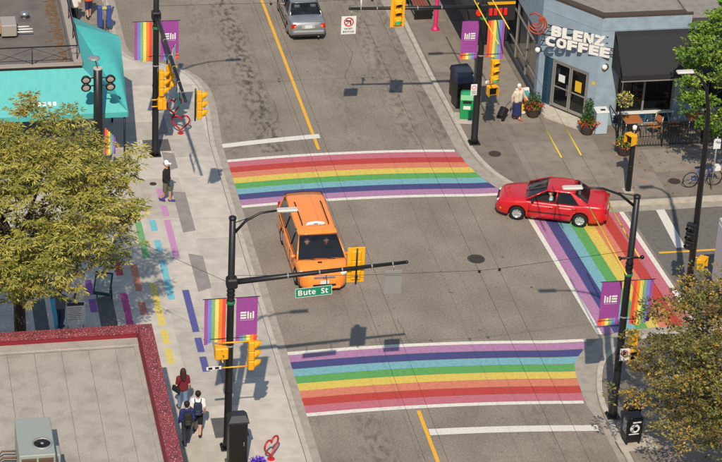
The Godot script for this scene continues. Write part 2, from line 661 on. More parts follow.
func build_markings():
	var names = ["white border stripe", "pink stripe", "red stripe", "salmon stripe", "yellow stripe", "green stripe", "pale blue stripe", "navy stripe", "violet stripe", "white border stripe"]
	var wid = [0.2, 0.46, 0.46, 0.46, 0.46, 0.46, 0.46, 0.46, 0.46, 0.2]
	# far crossing, over the main street
	var t = thing("rainbow_crosswalk", "rainbow crosswalk across the main street behind the orange taxi", "crosswalk", Vector3.ZERO, 0, "rainbow crosswalks")
	var z = -10.16
	var k = (4.06) / 4.08
	for i in 10:
		var z1 = z + wid[i] * k
		begin()
		var xr0 = keyed([[-10.2, 5.6], [-9.2, 5.85], [-8.0, 6.25], [-7.0, 6.62], [-6.0, 6.85]], z)
		strip_x(-3.83 + 0.002 * i, xr0 + 0.03 * i * 0.3, z, z + 0.08, z1, z1 + 0.08)
		marking("stripe", names[i], M.cross[i], t)
		z = z1
	# near crossing
	t = thing("rainbow_crosswalk", "rainbow crosswalk nearest the camera, below the green street sign", "crosswalk", Vector3.ZERO, 0, "rainbow crosswalks")
	z = 4.6
	k = 4.17 / 4.08
	for i in 10:
		var z1 = z + wid[i] * k
		begin()
		var xr = keyed([[4.6, 7.1], [5.1, 6.95], [5.6, 6.6], [6.35, 6.36], [7.63, 6.05], [8.9, 5.9]], z + 0.3 * (z - 4.6) / 4.0)
		strip_x(-3.83, xr, z, z + 0.38, z1, z1 + 0.36)
		marking("stripe", names[9 - i], M.cross[9 - i], t)
		z = z1
	# side-street crossing: stripes run along z
	t = thing("rainbow_crosswalk", "rainbow crosswalk over the side street, under the rear of the red sedan", "crosswalk", Vector3.ZERO, 0, "rainbow crosswalks")
	var x = 7.28
	var zn = [4.75, 4.75, 4.7, 4.62, 4.55, 4.52, 4.5, 4.5, 4.5, 4.5]
	var zf = [-4.3, -4.3, -4.3, -4.25, -4.2, -4.15, -4.15, -4.15, -4.15, -4.15]
	for i in 10:
		var w1 = wid[i] * 0.97
		begin()
		var dx = 0.28
		var q = [Vector3(x + dx + 0.05, 0.008, zn[i]), Vector3(x + dx + w1 + 0.05, 0.008, zn[min(9, i + 1)]), Vector3(x + w1 - 0.07, 0.008, zf[min(9, i + 1)]), Vector3(x - 0.07, 0.008, zf[i])]
		quad(q[0], q[1], q[2], q[3])
		marking("stripe", names[9 - i], M.cross[9 - i], t)
		x += w1
	# lines
	begin()
	for zz in 12: strip_x(-0.06, 0.07, -82 + zz * 6.0 - 0.44, -82 + zz * 6.0 - 0.44, -76 + zz * 6.0 - 0.44, -76 + zz * 6.0 - 0.44, 0.006)
	marking("centre_line", "yellow centre line running up to the far rainbow crosswalk", M.line_yellow)
	begin(); strip_x(-0.06, 0.07, 9.05, 9.05, 60, 60, 0.006)
	marking("centre_line", "yellow centre line below the near rainbow crosswalk", M.line_yellow)
	begin(); strip_x(-3.83, 0.25, -11.55, -11.8, -11.2, -11.42, 0.011)
	marking("stop_line", "white stop line before the far rainbow crosswalk", M.line_white)
	begin(); strip_x(0.09, 5.98, 10.22, 10.5, 10.6, 10.86, 0.011)
	marking("stop_line", "white stop line below the near rainbow crosswalk", M.line_white)
	begin()
	quad(Vector3(12.4, 0.012, -1.1), Vector3(12.78, 0.012, -1.1), Vector3(12.86, 0.012, -4.15), Vector3(12.5, 0.012, -4.15))
	marking("stop_line", "white stop line across the side street lane", M.line_white)
	begin()
	quad(Vector3(11.62, 0.008, -0.75), Vector3(60, 0.008, -0.6), Vector3(60, 0.008, -0.73), Vector3(11.62, 0.008, -0.88))
	marking("centre_line", "yellow centre line of the side street", M.line_yellow)
	# manholes: frame ring and a ribbed lid
	for m in [[4.42, -1.05, "dark round manhole cover in the middle of the crossing"], [7.14, -9.26, "small manhole cover in the sidewalk in front of the red sedan"], [13.87, -6.15, "manhole cover in the sidewalk next to the parked bicycle"], [-7.07, -8.17, "small manhole cover by the man in the white cap"]]:
		var y = crown(m[0]) + 0.006 if m[0] < 5 and m[0] > -4 else 0.157
		var r = 0.34 if m[0] == 4.42 else (0.26 if m[0] > 0 else 0.14)
		var o = thing("manhole_cover", m[2], "manhole", Vector3(m[0], y, m[1]), 0.3, "manhole covers")
		begin(true); lathe([Vector2(r, -0.02), Vector2(r, 0.008), Vector2(r * 0.86, 0.008), Vector2(r * 0.86, -0.02)], Vector3.ZERO, 24, Basis(), false)
		done("frame", M.terracotta, o)
		begin(); lathe([Vector2(r * 0.84, -0.02), Vector2(r * 0.84, 0.006)], Vector3.ZERO, 24)
		done("lid", mat(Color8(58, 54, 50), 0.7, 0.2, "speck", 6.0), o)
		if r > 0.2:
			for i in range(-2, 3):
				part_box("rib", Vector3(0, 0.008, i * r * 0.28), Vector3(r * 1.1, 0.012, r * 0.1), M.terracotta, o)

func build_plaza_paint():
	var C = {"pink": [206, 140, 190], "blue": [112, 196, 208], "green": [104, 172, 100], "yellow": [232, 206, 96], "navy": [76, 76, 150], "salmon": [206, 120, 92], "magenta": [200, 60, 130], "red": [196, 40, 50], "purple": [140, 70, 160], "teal": [50, 150, 175]}
	var mm = {}
	for k in C: mm[k] = mat(pc(int(C[k][0] * 0.86 + 27), int(C[k][1] * 0.86 + 26), int(C[k][2] * 0.86 + 25)), 0.8, 0, "wear", 0.35, "grain", 0.8)
	mm.grey = M.panel_grey
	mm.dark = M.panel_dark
	# [colour, column x, z0, z1, label]
	var D = [["pink", -6.88, -7.75, -6.68, "pink painted dash by the feet of the man in the white cap"], ["pink", -6.88, -6.35, -5.5, "short pink painted dash just below the man in the white cap"], ["pink", -6.89, -5.2, -2.3, "long pink painted dash on the sidewalk"],
		["blue", -7.46, -5.25, -4.38, "short pale blue dash beside the long pink dash, the farther one"], ["blue", -7.46, -3.67, -2.8, "short pale blue dash beside the long pink dash, the nearer one"], ["blue", -7.46, -2.14, 0.76, "long pale blue dash on the sidewalk"],
		["green", -8.02, -5.15, -2.36, "long green dash at the edge of the big tree"], ["green", -7.98, -6.5, -5.6, "short green dash half under the big tree"],
		["yellow", -8.02, -0.5, 2.5, "long yellow dash on the sidewalk"], ["yellow", -8.02, 2.8, 3.8, "middle yellow dash near the red roof corner"], ["yellow", -8.03, 4.1, 5.1, "nearest short yellow dash beside the red parapet"],
		["navy", -6.88, 0.14, 3.1, "long navy dash left of the banner pole"], ["navy", -6.88, 3.5, 4.47, "middle navy dash left of the banner pole"], ["navy", -6.88, 4.78, 5.76, "nearest short navy dash left of the banner pole"],
		["salmon", -8.57, -1.95, 0.02, "long salmon dash in the shade of the big tree"], ["salmon", -8.58, 0.82, 1.7, "short salmon dash in the shade of the big tree"], ["magenta", -9.16, 0.1, 2.36, "magenta dash in the tree shade"], ["red", -9.14, -2.18, -1.2, "red dash in the tree shade"],
		["purple", -10.36, -1.0, 0.1, "farther purple dash in the tree shade"], ["purple", -10.35, 0.4, 1.32, "nearer purple dash in the tree shade"], ["teal", -11.73, -0.8, 2.6, "long teal dash in the tree shade"], ["blue", -12.6, -3.6, -2.2, "pale blue dash under the crown of the big tree"]]
	for d in D:
		begin()
		box(Vector3(d[1], 0.1585, (d[2] + d[3]) / 2), Vector3(0.25, 0.004, d[3] - d[2]))
		tag(done("painted_dash", mm[d[0]]), d[4], "painted dash", "painted dashes on the plaza")
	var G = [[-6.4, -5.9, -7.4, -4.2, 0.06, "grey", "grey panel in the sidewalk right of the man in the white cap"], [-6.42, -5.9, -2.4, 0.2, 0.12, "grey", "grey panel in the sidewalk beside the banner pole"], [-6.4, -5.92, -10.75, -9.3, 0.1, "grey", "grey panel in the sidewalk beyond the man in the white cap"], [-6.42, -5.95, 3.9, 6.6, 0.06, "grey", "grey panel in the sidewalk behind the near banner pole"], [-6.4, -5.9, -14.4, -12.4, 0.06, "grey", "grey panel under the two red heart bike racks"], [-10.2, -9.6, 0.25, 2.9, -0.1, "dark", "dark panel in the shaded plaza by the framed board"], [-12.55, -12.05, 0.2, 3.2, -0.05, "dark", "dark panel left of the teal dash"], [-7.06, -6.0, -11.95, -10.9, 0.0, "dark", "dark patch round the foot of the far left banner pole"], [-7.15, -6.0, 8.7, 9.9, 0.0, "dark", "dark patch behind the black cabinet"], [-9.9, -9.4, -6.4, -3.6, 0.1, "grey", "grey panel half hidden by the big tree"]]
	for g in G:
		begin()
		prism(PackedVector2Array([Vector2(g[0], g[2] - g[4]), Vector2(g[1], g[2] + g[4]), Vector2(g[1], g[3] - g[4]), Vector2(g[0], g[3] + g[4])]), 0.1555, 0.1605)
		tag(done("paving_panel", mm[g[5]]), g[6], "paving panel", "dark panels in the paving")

# ---------------------------------------------------------------- cafe
var ca = Vector3(10.0, 0, -13.75)
var cb = Vector3(11.85, 0, -11.35)

func wall_quad(called, p0: Vector3, dir: Vector3, t0, t1, y0, y1, thick, m, parent, proud = 0.0):
	# an upright slab on the line p0 + dir*t, its outer face PROUD metres in front
	var n = Vector3(dir.z, 0, -dir.x)
	n = -n
	var B = Basis(dir, Vector3.UP, dir.cross(Vector3.UP))
	var c = p0 + dir * ((t0 + t1) / 2.0) + Vector3.UP * ((y0 + y1) / 2.0)
	var out = dir.cross(Vector3.UP)
	return part_box(called, c + out * (proud - thick / 2.0), Vector3(t1 - t0, y1 - y0, thick), m, parent, 0.004 if thick > 0.02 else 0.0, B)

func build_cafe():
	var blue = mat(pc(158, 177, 192), 0.85, 0, "blotch", 0.3, "speck", 0.8)
	var tile_m = [mat(Color8(34, 62, 84), 0.25), mat(Color8(28, 52, 74), 0.25), mat(Color8(44, 74, 96), 0.25)]
	var fr = mat(Color8(150, 146, 142), 0.45, 0.3)
	var roofm = mat(pc(150, 143, 136), 0.95, 0, "stain", 0.2, "grain", 0.7)
	var capm = mat(pc(78, 64, 54), 0.7)
	var o = thing("cafe_building", "blue corner cafe with chamfered entrance and flat grey roof", "building")
	var H = 5.12
	var d = (cb - ca).normalized()
	var len = ca.distance_to(cb)
	# chamfered entrance wall
	wall_quad("wall", ca, d, 0.0, 0.72, 0.1, 0.28, 0.25, blue, o)
	wall_quad("wall", ca, d, 0.0, 0.3, 0.28, H, 0.25, blue, o)
	wall_quad("wall", ca, d, 2.64, len, 0.1, H, 0.25, blue, o)
	wall_quad("wall", ca, d, 0.3, 2.64, 2.46, H, 0.25, blue, o)
	# navy tiles left of the door
	wall_quad("tile_backing", ca, d, 0.3, 0.72, 0.28, 2.46, 0.2, M.black_matte, o, -0.03)
	for r in 10:
		for c in 2:
			wall_quad("tile", ca, d, 0.305 + c * 0.207, 0.305 + c * 0.207 + 0.195, 0.29 + r * 0.216, 0.29 + r * 0.216 + 0.202, 0.02, tile_m[(r * 3 + c * 2) % 3], o, -0.005)
	# door frame and two leaves
	wall_quad("door_post", ca, d, 0.72, 0.8, 0.28, 2.38, 0.12, fr, o, -0.02)
	wall_quad("door_post", ca, d, 2.56, 2.64, 0.28, 2.38, 0.12, fr, o, -0.02)
	wall_quad("door_header", ca, d, 0.72, 2.64, 2.38, 2.46, 0.12, fr, o, -0.02)
	for k in 2:
		var t0 = 0.81 + k * 0.875
		var leaf = Node3D.new()
		leaf.name = "door"
		o.add_child(leaf, true)
		wall_quad("stile", ca, d, t0, t0 + 0.07, 0.29, 2.37, 0.05, fr, leaf, -0.05)
		wall_quad("stile", ca, d, t0 + 0.775, t0 + 0.845, 0.29, 2.37, 0.05, fr, leaf, -0.05)
		wall_quad("rail", ca, d, t0 + 0.07, t0 + 0.775, 0.29, 0.43, 0.05, fr, leaf, -0.05)
		wall_quad("rail", ca, d, t0 + 0.07, t0 + 0.775, 1.2, 1.26, 0.05, fr, leaf, -0.05)
		wall_quad("rail", ca, d, t0 + 0.07, t0 + 0.775, 2.29, 2.37, 0.05, fr, leaf, -0.05)
		wall_quad("pane", ca, d, t0 + 0.07, t0 + 0.775, 0.43, 2.29, 0.012, M.glass_dark, leaf, -0.07)
		wall_quad("handle", ca, d, t0 + (0.72 if k == 0 else 0.08), t0 + (0.76 if k == 0 else 0.12), 1.0, 1.5, 0.04, M.steel, leaf, 0.0)
		var note = mat(pc(236, 190, 40), 0.7) if k == 1 else M.white
		wall_quad("notice", ca, d, t0 + 0.25, t0 + 0.58, 1.36 if k == 1 else 1.52, 1.85, 0.006, note, leaf, -0.055)
	wall_quad("yellow_plate", ca, d, 2.8, 2.99, 2.0, 2.15, 0.01, mat(pc(240, 200, 60), 0.7), o, 0.012)
	# walls along the two streets, with window openings
	var dn = Vector3(0, 0, -1)       # left facade, towards the far end
	var p0 = Vector3(9.9, 0, -13.45)
	# seen from the street the outer face points to -x
	var lw = func(z0, z1, y0, y1, m = blue, th = 0.25, pr = 0.0, nm = "wall"):
		part_box(nm, Vector3(10.0 - pr + th / 2, (y0 + y1) / 2, (z0 + z1) / 2), Vector3(th, y1 - y0, abs(z1 - z0)), m, o, 0.004 if th > 0.03 else 0.0)
	lw.call(-13.76, -14.15, 0.1, H)
	lw.call(-14.15, -34.0, 3.15, H)
	lw.call(-14.15, -34.0, 0.1, 0.42, mat(Color8(60, 66, 72), 0.8))
	var zz = -14.15
	while zz > -33:
		lw.call(zz, zz - 0.09, 0.42, 3.15, fr, 0.12, -0.03, "mullion")
		lw.call(zz - 0.09, zz - 1.75, 0.42, 3.15, M.glass_clear, 0.012, -0.08, "pane")
		if abs(zz + 18.2) > 1.8: lw.call(zz - 0.14, zz - 1.7, 0.5, 3.1, mat(Color8(222, 216, 204), 0.8), 0.02, -0.2, "blind")
		zz -= 1.75
	lw.call(-14.15, -34.0, 1.0, 1.06, fr, 0.08, -0.04, "rail")
	lw.call(-14.15, -34.0, 2.45, 2.51, fr, 0.08, -0.04, "rail")
	var fw = func(x0, x1, y0, y1, m = blue, th = 0.25, pr = 0.0, nm = "wall"):
		part_box(nm, Vector3((x0 + x1) / 2, (y0 + y1) / 2, -11.35 + pr - th / 2), Vector3(x1 - x0, y1 - y0, th), m, o, 0.004 if th > 0.03 else 0.0)
	fw.call(11.86, 12.75, 0.1, 4.6)
	fw.call(12.75, 34, 2.75, 4.6)
	fw.call(11.86, 15.72, 4.6, H)
	fw.call(15.72, 34, 4.6, 4.72)
	fw.call(15.3, 16.3, 0.1, 2.75)
	fw.call(19.6, 34, 0.1, 2.75)
	fw.call(12.75, 15.3, 0.1, 0.62)
	fw.call(16.3, 19.6, 0.1, 0.62)
	fw.call(12.7, 15.35, 0.62, 0.7, M.white, 0.34, 0.06, "window_sill")
	fw.call(16.25, 19.65, 0.62, 0.7, M.white, 0.34, 0.06, "window_sill")
	for r in 2:
		for c in 9: fw.call(12.76 + c * 0.28, 13.03 + c * 0.28, 0.2 + r * 0.2, 0.385 + r * 0.2, tile_m[(r + c * 2) % 3], 0.02, 0.012, "tile")
	for w in [[12.75, 15.3, [12.75, 13.95, 15.22]], [16.3, 19.6, [16.3, 17.9, 19.52]]]:
		fw.call(w[0], w[1], 0.7, 2.75, M.glass_dark, 0.012, -0.1, "pane")
		for x in w[2]: fw.call(x, x + 0.08, 0.7, 2.75, fr, 0.1, -0.03, "mullion")
		fw.call(w[0], w[1], 2.66, 2.745, fr, 0.09, -0.035, "window_head")
	# thin joint line round the parapet
	wall_quad("string_course", ca, d, 0.02, len - 0.02, 4.52, 4.56, 0.02, blue, o, 0.012)
	fw.call(11.9, 15.7, 4.52, 4.56, blue, 0.02, 0.012, "string_course")
	# roof, two levels, with a dark metal edge
	begin(); prism(PackedVector2Array([Vector2(10.2, -34), Vector2(10.2, -13.7), Vector2(11.95, -11.5), Vector2(15.55, -11.5), Vector2(15.55, -34)]), H - 0.25, H - 0.02)
	done("roof", roofm, o)
	begin(); prism(PackedVector2Array([Vector2(15.56, -34), Vector2(15.56, -11.5), Vector2(34, -11.5), Vector2(34, -34)]), 4.5, 4.7)
	done("roof", roofm, o)
	wall_quad("roof_edge", ca, d, -0.07, len + 0.07, H, H + 0.1, 0.32, capm, o, 0.03)
	lw.call(-13.74, -34, H, H + 0.1, capm, 0.32, 0.03, "roof_edge")
	fw.call(11.87, 15.75, H, H + 0.098, capm, 0.32, 0.03, "roof_edge")
	part_box("roof_edge", Vector3(15.62, (4.73 + H + 0.1) / 2, -22), Vector3(0.26, H + 0.1 - 4.73, 21.2), roofm, o)
	fw.call(15.76, 34, 4.72, 4.82, capm, 0.32, 0.03, "roof_edge")
	# floor, back wall and counter inside
	part_box("floor", Vector3(20, 0.12, -22), Vector3(19.4, 0.2, 20), mat(Color8(120, 108, 94), 0.7), o)
	part_box("back_wall", Vector3(20, 2.5, -34.2), Vector3(28, 4.8, 0.3), mat(Color8(96, 90, 84), 0.9), o)
	part_box("counter", Vector3(15.6, 0.8, -17.5), Vector3(3.2, 1.1, 0.8), mat(Color8(90, 66, 48), 0.6), o, 0.02)
	# doorstep: pale ramped landing
	begin(); prism(PackedVector2Array([Vector2(9.85, -13.1), Vector2(10.35, -13.3), Vector2(11.8, -11.42), Vector2(11.95, -10.6), Vector2(11.4, -10.75), Vector2(10.0, -12.3)]), 0.1, 0.25)
	tag(done("doorstep", mat(pc(205, 196, 182), 0.9, 0, "stain", 0.3)), "pale concrete landing in front of the cafe door", "step")
	# the lettering sign: single letters on thin rails, cup emblem at the left end
	var s = thing("cafe_sign", "white channel letters reading BLENZ COFFEE with a rust red cup emblem", "sign")
	var out = d.cross(Vector3.UP)
	var wall_d = d
	var wall_out = out
	var ca2 = ca
	d = Vector3(cos(0.576), 0, sin(0.576))
	out = d.cross(Vector3.UP)
	ca = Vector3(9.94, 0, -12.88)
	var B = Basis(d, Vector3.UP, out)
	var face = mat(pc(246, 244, 240), 0.5)
	var ft = SystemFont.new()
	ft.font_names = PackedStringArray(["Droid Sans"])
	ft.font_weight = 800
	var fv = FontVariation.new()
	fv.base_font = ft
	fv.variation_embolden = 0.7
	for row in 2:
		var word = ["BLENZ", "COFFEE"][row]
		var hgt = [0.44, 0.42][row]
		var t = [0.28, 0.06][row]
		var tend = [2.62, 2.9][row]
		var y = [3.84, 3.37][row]
		part_tube("rail", [ca + d * (t - 0.2) + Vector3.UP * (y + 0.12) + out * 0.1, ca + d * (tend + 0.1) + Vector3.UP * (y + 0.12) + out * 0.1], 0.02, M.black, s, 6)
		part_tube("rail", [ca + d * (t - 0.2) + Vector3.UP * (y + 0.4) + out * 0.1, ca + d * (tend + 0.1) + Vector3.UP * (y + 0.4) + out * 0.1], 0.02, M.black, s, 6)
		var step = (tend - t) / word.length()
		for i in word.length():
			var tm = TextMesh.new()
			tm.text = word[i]
			tm.font = fv
			tm.font_size = 64
			tm.pixel_size = 0.01
			tm.depth = 0.08
			var ab = tm.get_aabb()
			var sc = Vector3((step * 0.9) / ab.size.x, hgt / ab.size.y, 1.0)
			var c = ca + d * (t + step * (i + 0.5)) + Vector3.UP * (y + hgt / 2) + out * 0.2
			var mi = put(tm, "letter", face, s, Vector3.ZERO)
			var bb = B.scaled_local(sc)
			mi.transform = Transform3D(bb, c - bb * (ab.position + ab.size / 2))
	# emblem: a ring of tilted rust bands like a cup with steam
	var rust = mat(pc(176, 76, 48), 0.5)
	var e0 = ca + d * -0.36 + Vector3.UP * 4.22 + out * 0.2
	for k in 4:
		var pts = []
		for i in 15:
			var a = lerpf(-2.6, 1.2, i / 14.0)
			var r = 0.44 - k * 0.1
			pts.append(e0 + d * (cos(a) * r * 0.95) + Vector3.UP * (sin(a) * r * 1.0 + 0.05 * k) + out * 0.02 * k)
		part_tube("emblem_band", pts, 0.036, rust, s, 6)
	part_tube("emblem_band", [e0 + d * -0.35 + Vector3.UP * 0.35, e0 + d * -0.1 + Vector3.UP * 0.5, e0 + d * 0.3 + Vector3.UP * 0.3], 0.04, rust, s, 6)
	ca = ca2
	d = wall_d
	out = wall_out
	for q in [0.5, 1.6, 2.7]: part_tube("standoff", [ca + d * q + Vector3.UP * 3.9, ca + d * q + out * (0.62 - 0.17 * q) + Vector3.UP * 3.9], 0.018, M.black, s, 6)
	# round lamps on the wall
	for lp in [[-0.02, 2.65, "round white wall lamp left of the cafe entrance"], [3.3, 2.9, "round white wall lamp right of the cafe lettering"]]:
		var w = thing("wall_lamp", lp[2], "lamp", Vector3.ZERO, 0, "wall lamps of the cafe")
		var c = ca + d * lp[0] + Vector3.UP * lp[1] if lp[0] < 1 else Vector3(12.22, lp[1], -11.34)
		begin(true); lathe([Vector2(0.12, 0.0), Vector2(0.12, 0.06), Vector2(0.05, 0.08)], c, 14, Basis(d, out, -Vector3.UP))
		done("back_plate", M.black, w)
		begin(true); ball(c + out * 0.13, Vector3(0.12, 0.12, 0.12))
		done("globe", M.white, w)
	# black patio canopy
	var aw = thing("patio_awning", "black fabric awning over the cafe patio", "awning")
	var bm = mat(Color8(38, 37, 40), 0.85, 0, "cloth", 0.5)
	begin()
	var x0 = 12.42
	var x1 = 19.5
	var za = -11.3
	var zb = -9.75
	var prof = [Vector2(za, 4.5), Vector2(-11.0, 4.42), Vector2(zb, 3.2), Vector2(zb, 2.98), Vector2(zb - 0.03, 2.98), Vector2(zb - 0.03, 3.17), Vector2(-11.02, 4.36), Vector2(za, 4.44)]
	var ring0 = []
	var ring1 = []
	for p in prof:
		ring0.append(Vector3(x0, p.y, p.x)); ring1.append(Vector3(x1, p.y, p.x))
	loft([ring0, ring1])
	done("fabric", bm, aw)
	for x in [x0 + 0.005, x1 - 0.005]:
		begin()
		loft([[Vector3(x, 4.4, za), Vector3(x, 4.34, -11.02), Vector3(x, 3.1, zb - 0.04), Vector3(x, 2.98, zb - 0.04), Vector3(x, 2.9, za)], [Vector3(x + 0.012, 4.4, za), Vector3(x + 0.012, 4.34, -11.02), Vector3(x + 0.012, 3.1, zb - 0.04), Vector3(x + 0.012, 2.98, zb - 0.04), Vector3(x + 0.012, 2.9, za)]])
		done("side_panel", bm, aw)
	part_box("front_bar", Vector3((x0 + x1) / 2, 2.93, zb - 0.06), Vector3(x1 - x0, 0.06, 0.06), M.grey_metal, aw)
	for x in [12.5, 16.2, 19.4]:
		part_tube("post", [Vector3(x, 0.15, zb - 0.06), Vector3(x, 2.9, zb - 0.06)], 0.04, M.black, aw)
	# neighbouring shop: black awning with red light letters on its end
	var na = thing("shop_awning", "black shop awning with red glyphs behind the far right banners", "awning")
	begin()
	loft([[Vector3(9.88, 3.3, -17.6), Vector3(7.7, 2.75, -17.6), Vector3(7.7, 2.25, -17.6), Vector3(9.88, 2.25, -17.6)], [Vector3(9.88, 3.3, -33), Vector3(7.7, 2.75, -33), Vector3(7.7, 2.25, -33), Vector3(9.88, 2.25, -33)]])
	done("canopy", bm, na)
	var rl = mat(Color8(230, 40, 30), 0.5)
	begin(); lathe([Vector2(0.17, 0), Vector2(0.17, 0.03)], Vector3(8.28, 2.68, -17.58), 18, Basis(Vector3.RIGHT, Vector3.BACK, Vector3.DOWN))
	done("red_disc", rl, na)
	for k in 4: part_box("red_glyph", Vector3(8.78 + k * 0.22, 2.68, -17.58), Vector3(0.15, 0.34, 0.03), rl, na, 0.01)
	part_box("yellow_trim", Vector3(9.0, 3.1, -17.55), Vector3(1.7, 0.12, 0.04), M.yellow, na)

# ---------------------------------------------------------------- near left building: only its roof is seen
func build_corner_roof():
	var o = thing("flat_roof_building", "low building at lower left with pale flat roof and dark red parapet", "building")
	var rx = -9.28
	var zb = 9.42
	var wallm = mat(pc(150, 120, 105), 0.9, 0, "blotch", 0.3)
	var redm = mat(Color.WHITE, 0.75, 0, "chip", 0.4)
	var memb = mat(pc(178, 169, 157), 0.92, 0, "stain", 0.12, "grain", 0.5)
	part_box("wall", Vector3(rx - 0.16, 2.2, 26), Vector3(0.3, 4.4, 33.1), wallm, o)
	part_box("wall", Vector3(-20, 2.2, zb + 0.16), Vector3(20.8, 4.4, 0.3), wallm, o)
	# roof membrane in welded sheets running towards the back wall
	var sheet = 0.87
	begin(); box(Vector3.ZERO, Vector3(sheet - 0.007, 0.03, 31.0), 0.006)
	var m = mesh_of()
	for k in 22:
		var c = Vector3(-10.12 - k * sheet, 4.19, zb + 0.9 + 15.5)
		put(m, "roof_sheet", memb, o, c)
	part_box("roof_deck", Vector3(-19.55, 4.1, 25.3), Vector3(19.8, 0.14, 31.2), M.panel_grey, o)
	part_box("edge_flashing", Vector3(-19.53, 4.22, zb + 0.62), Vector3(19.7, 0.1, 0.46), memb, o, 0.02)
	part_box("edge_flashing", Vector3(rx - 0.59, 4.22, 26.55), Vector3(0.16, 0.1, 32.5), memb, o, 0.02)
	# parapet caps in lengths
	var z = zb - 0.02
	part_box("parapet_cap", Vector3(rx - 0.21, 4.45, z + 1.25), Vector3(0.46, 0.12, 2.5), redm, o, 0.012)
	z += 2.508
	while z < 42:
		part_box("parapet_cap", Vector3(rx - 0.21, 4.45, z + 1.5), Vector3(0.46, 0.12, 2.992), redm, o, 0.012)
		z += 3.0
	part_box("parapet_wall", Vector3(rx - 0.36, 4.3, 26), Vector3(0.3, 0.2, 32.8), mat(pc(120, 36, 46), 0.8), o)
	var x = rx - 0.45
	while x > -28:
		part_box("parapet_cap", Vector3(x - 1.25, 4.45, zb + 0.17), Vector3(2.492, 0.12, 0.4), redm, o, 0.012)
		x -= 2.5
	part_box("parapet_wall", Vector3(-19.8, 4.29, zb + 0.3), Vector3(20, 0.2, 0.2), mat(pc(140, 30, 46), 0.8), o)
	# rooftop air unit
	var u = thing("rooftop_air_unit", "grey-green rooftop air conditioning unit with round fan", "air unit", Vector3(-13.66, 4.21, 16.95))
	var gm = mat(pc(166, 172, 164), 0.6, 0.1, "wear", 0.7)
	for fx in [-0.45, 0.45]: part_box("foot", Vector3(fx, 0.05, 0), Vector3(0.12, 0.1, 1.9), M.panel_dark, u)
	part_box("casing", Vector3(0, 0.69, 0), Vector3(1.06, 1.18, 2.02), gm, u, 0.02)
	begin(true); lathe([Vector2(0.3, 0.0), Vector2(0.3, 0.05), Vector2(0.25, 0.05), Vector2(0.25, 0.0)], Vector3(0.18, 1.28, 0.45), 24, Basis(), false)
	done("fan_ring", M.grey_metal, u)
	begin(); lathe([Vector2(0.25, 0), Vector2(0.25, 0.006)], Vector3(0.18, 1.284, 0.45), 24)
	done("fan_well", M.black_matte, u)
	for k in 5:
		var a = TAU * k / 5
		part_box("fan_blade", Vector3(0.18 + cos(a) * 0.13, 1.305, 0.45 + sin(a) * 0.13), Vector3(0.2, 0.008, 0.09), M.black, u, 0, Basis(Vector3.UP, -a) * Basis(Vector3.RIGHT, 0.3))
	begin(true); lathe([Vector2(0.05, 0), Vector2(0.05, 0.04)], Vector3(0.18, 1.29, 0.45), 12)
	done("fan_hub", M.grey_metal, u)
	for k in 2:
		part_box("louvre_frame", Vector3(-0.25 + k * 0.5, 0.72, 1.012), Vector3(0.44, 0.9, 0.02), mat(pc(110, 84, 64), 0.8), u)
		for j in 7: part_box("louvre", Vector3(-0.25 + k * 0.5, 0.36 + j * 0.12, 1.03), Vector3(0.42, 0.03, 0.03), mat(pc(96, 74, 58), 0.8), u)
	part_box("control_box", Vector3(0.62, 0.62, 0.25), Vector3(0.2, 0.55, 0.5), gm, u, 0.02)
	part_box("conduit_box", Vector3(0.8, 0.3, 0.55), Vector3(0.16, 0.6, 0.34), mat(pc(70, 78, 92), 0.7), u, 0.02)
	var pp = thing("roof_pipework", "rusty pipes and valves left of the rooftop air unit", "pipes", Vector3(-14.5, 4.21, 16.2))
	for k in 3:
		part_tube("pipe", [Vector3(-1.6, 0.1 + k * 0.04, k * 0.35 - 0.2), Vector3(-0.25, 0.1 + k * 0.04, k * 0.35), Vector3(-0.1, 0.3, k * 0.35), Vector3(0.3, 0.35, k * 0.35 + 0.1)], 0.03 + 0.01 * (k % 2), mat(pc(110, 88, 70), 0.7), pp)
	for k in 2:
		begin(true); lathe([Vector2(0.06, 0), Vector2(0.08, 0.06), Vector2(0.08, 0.12), Vector2(0.03, 0.16)], Vector3(-0.45 - k * 0.4, 0.14, 0.5), 12)
		done("valve", M.grey_metal, pp)

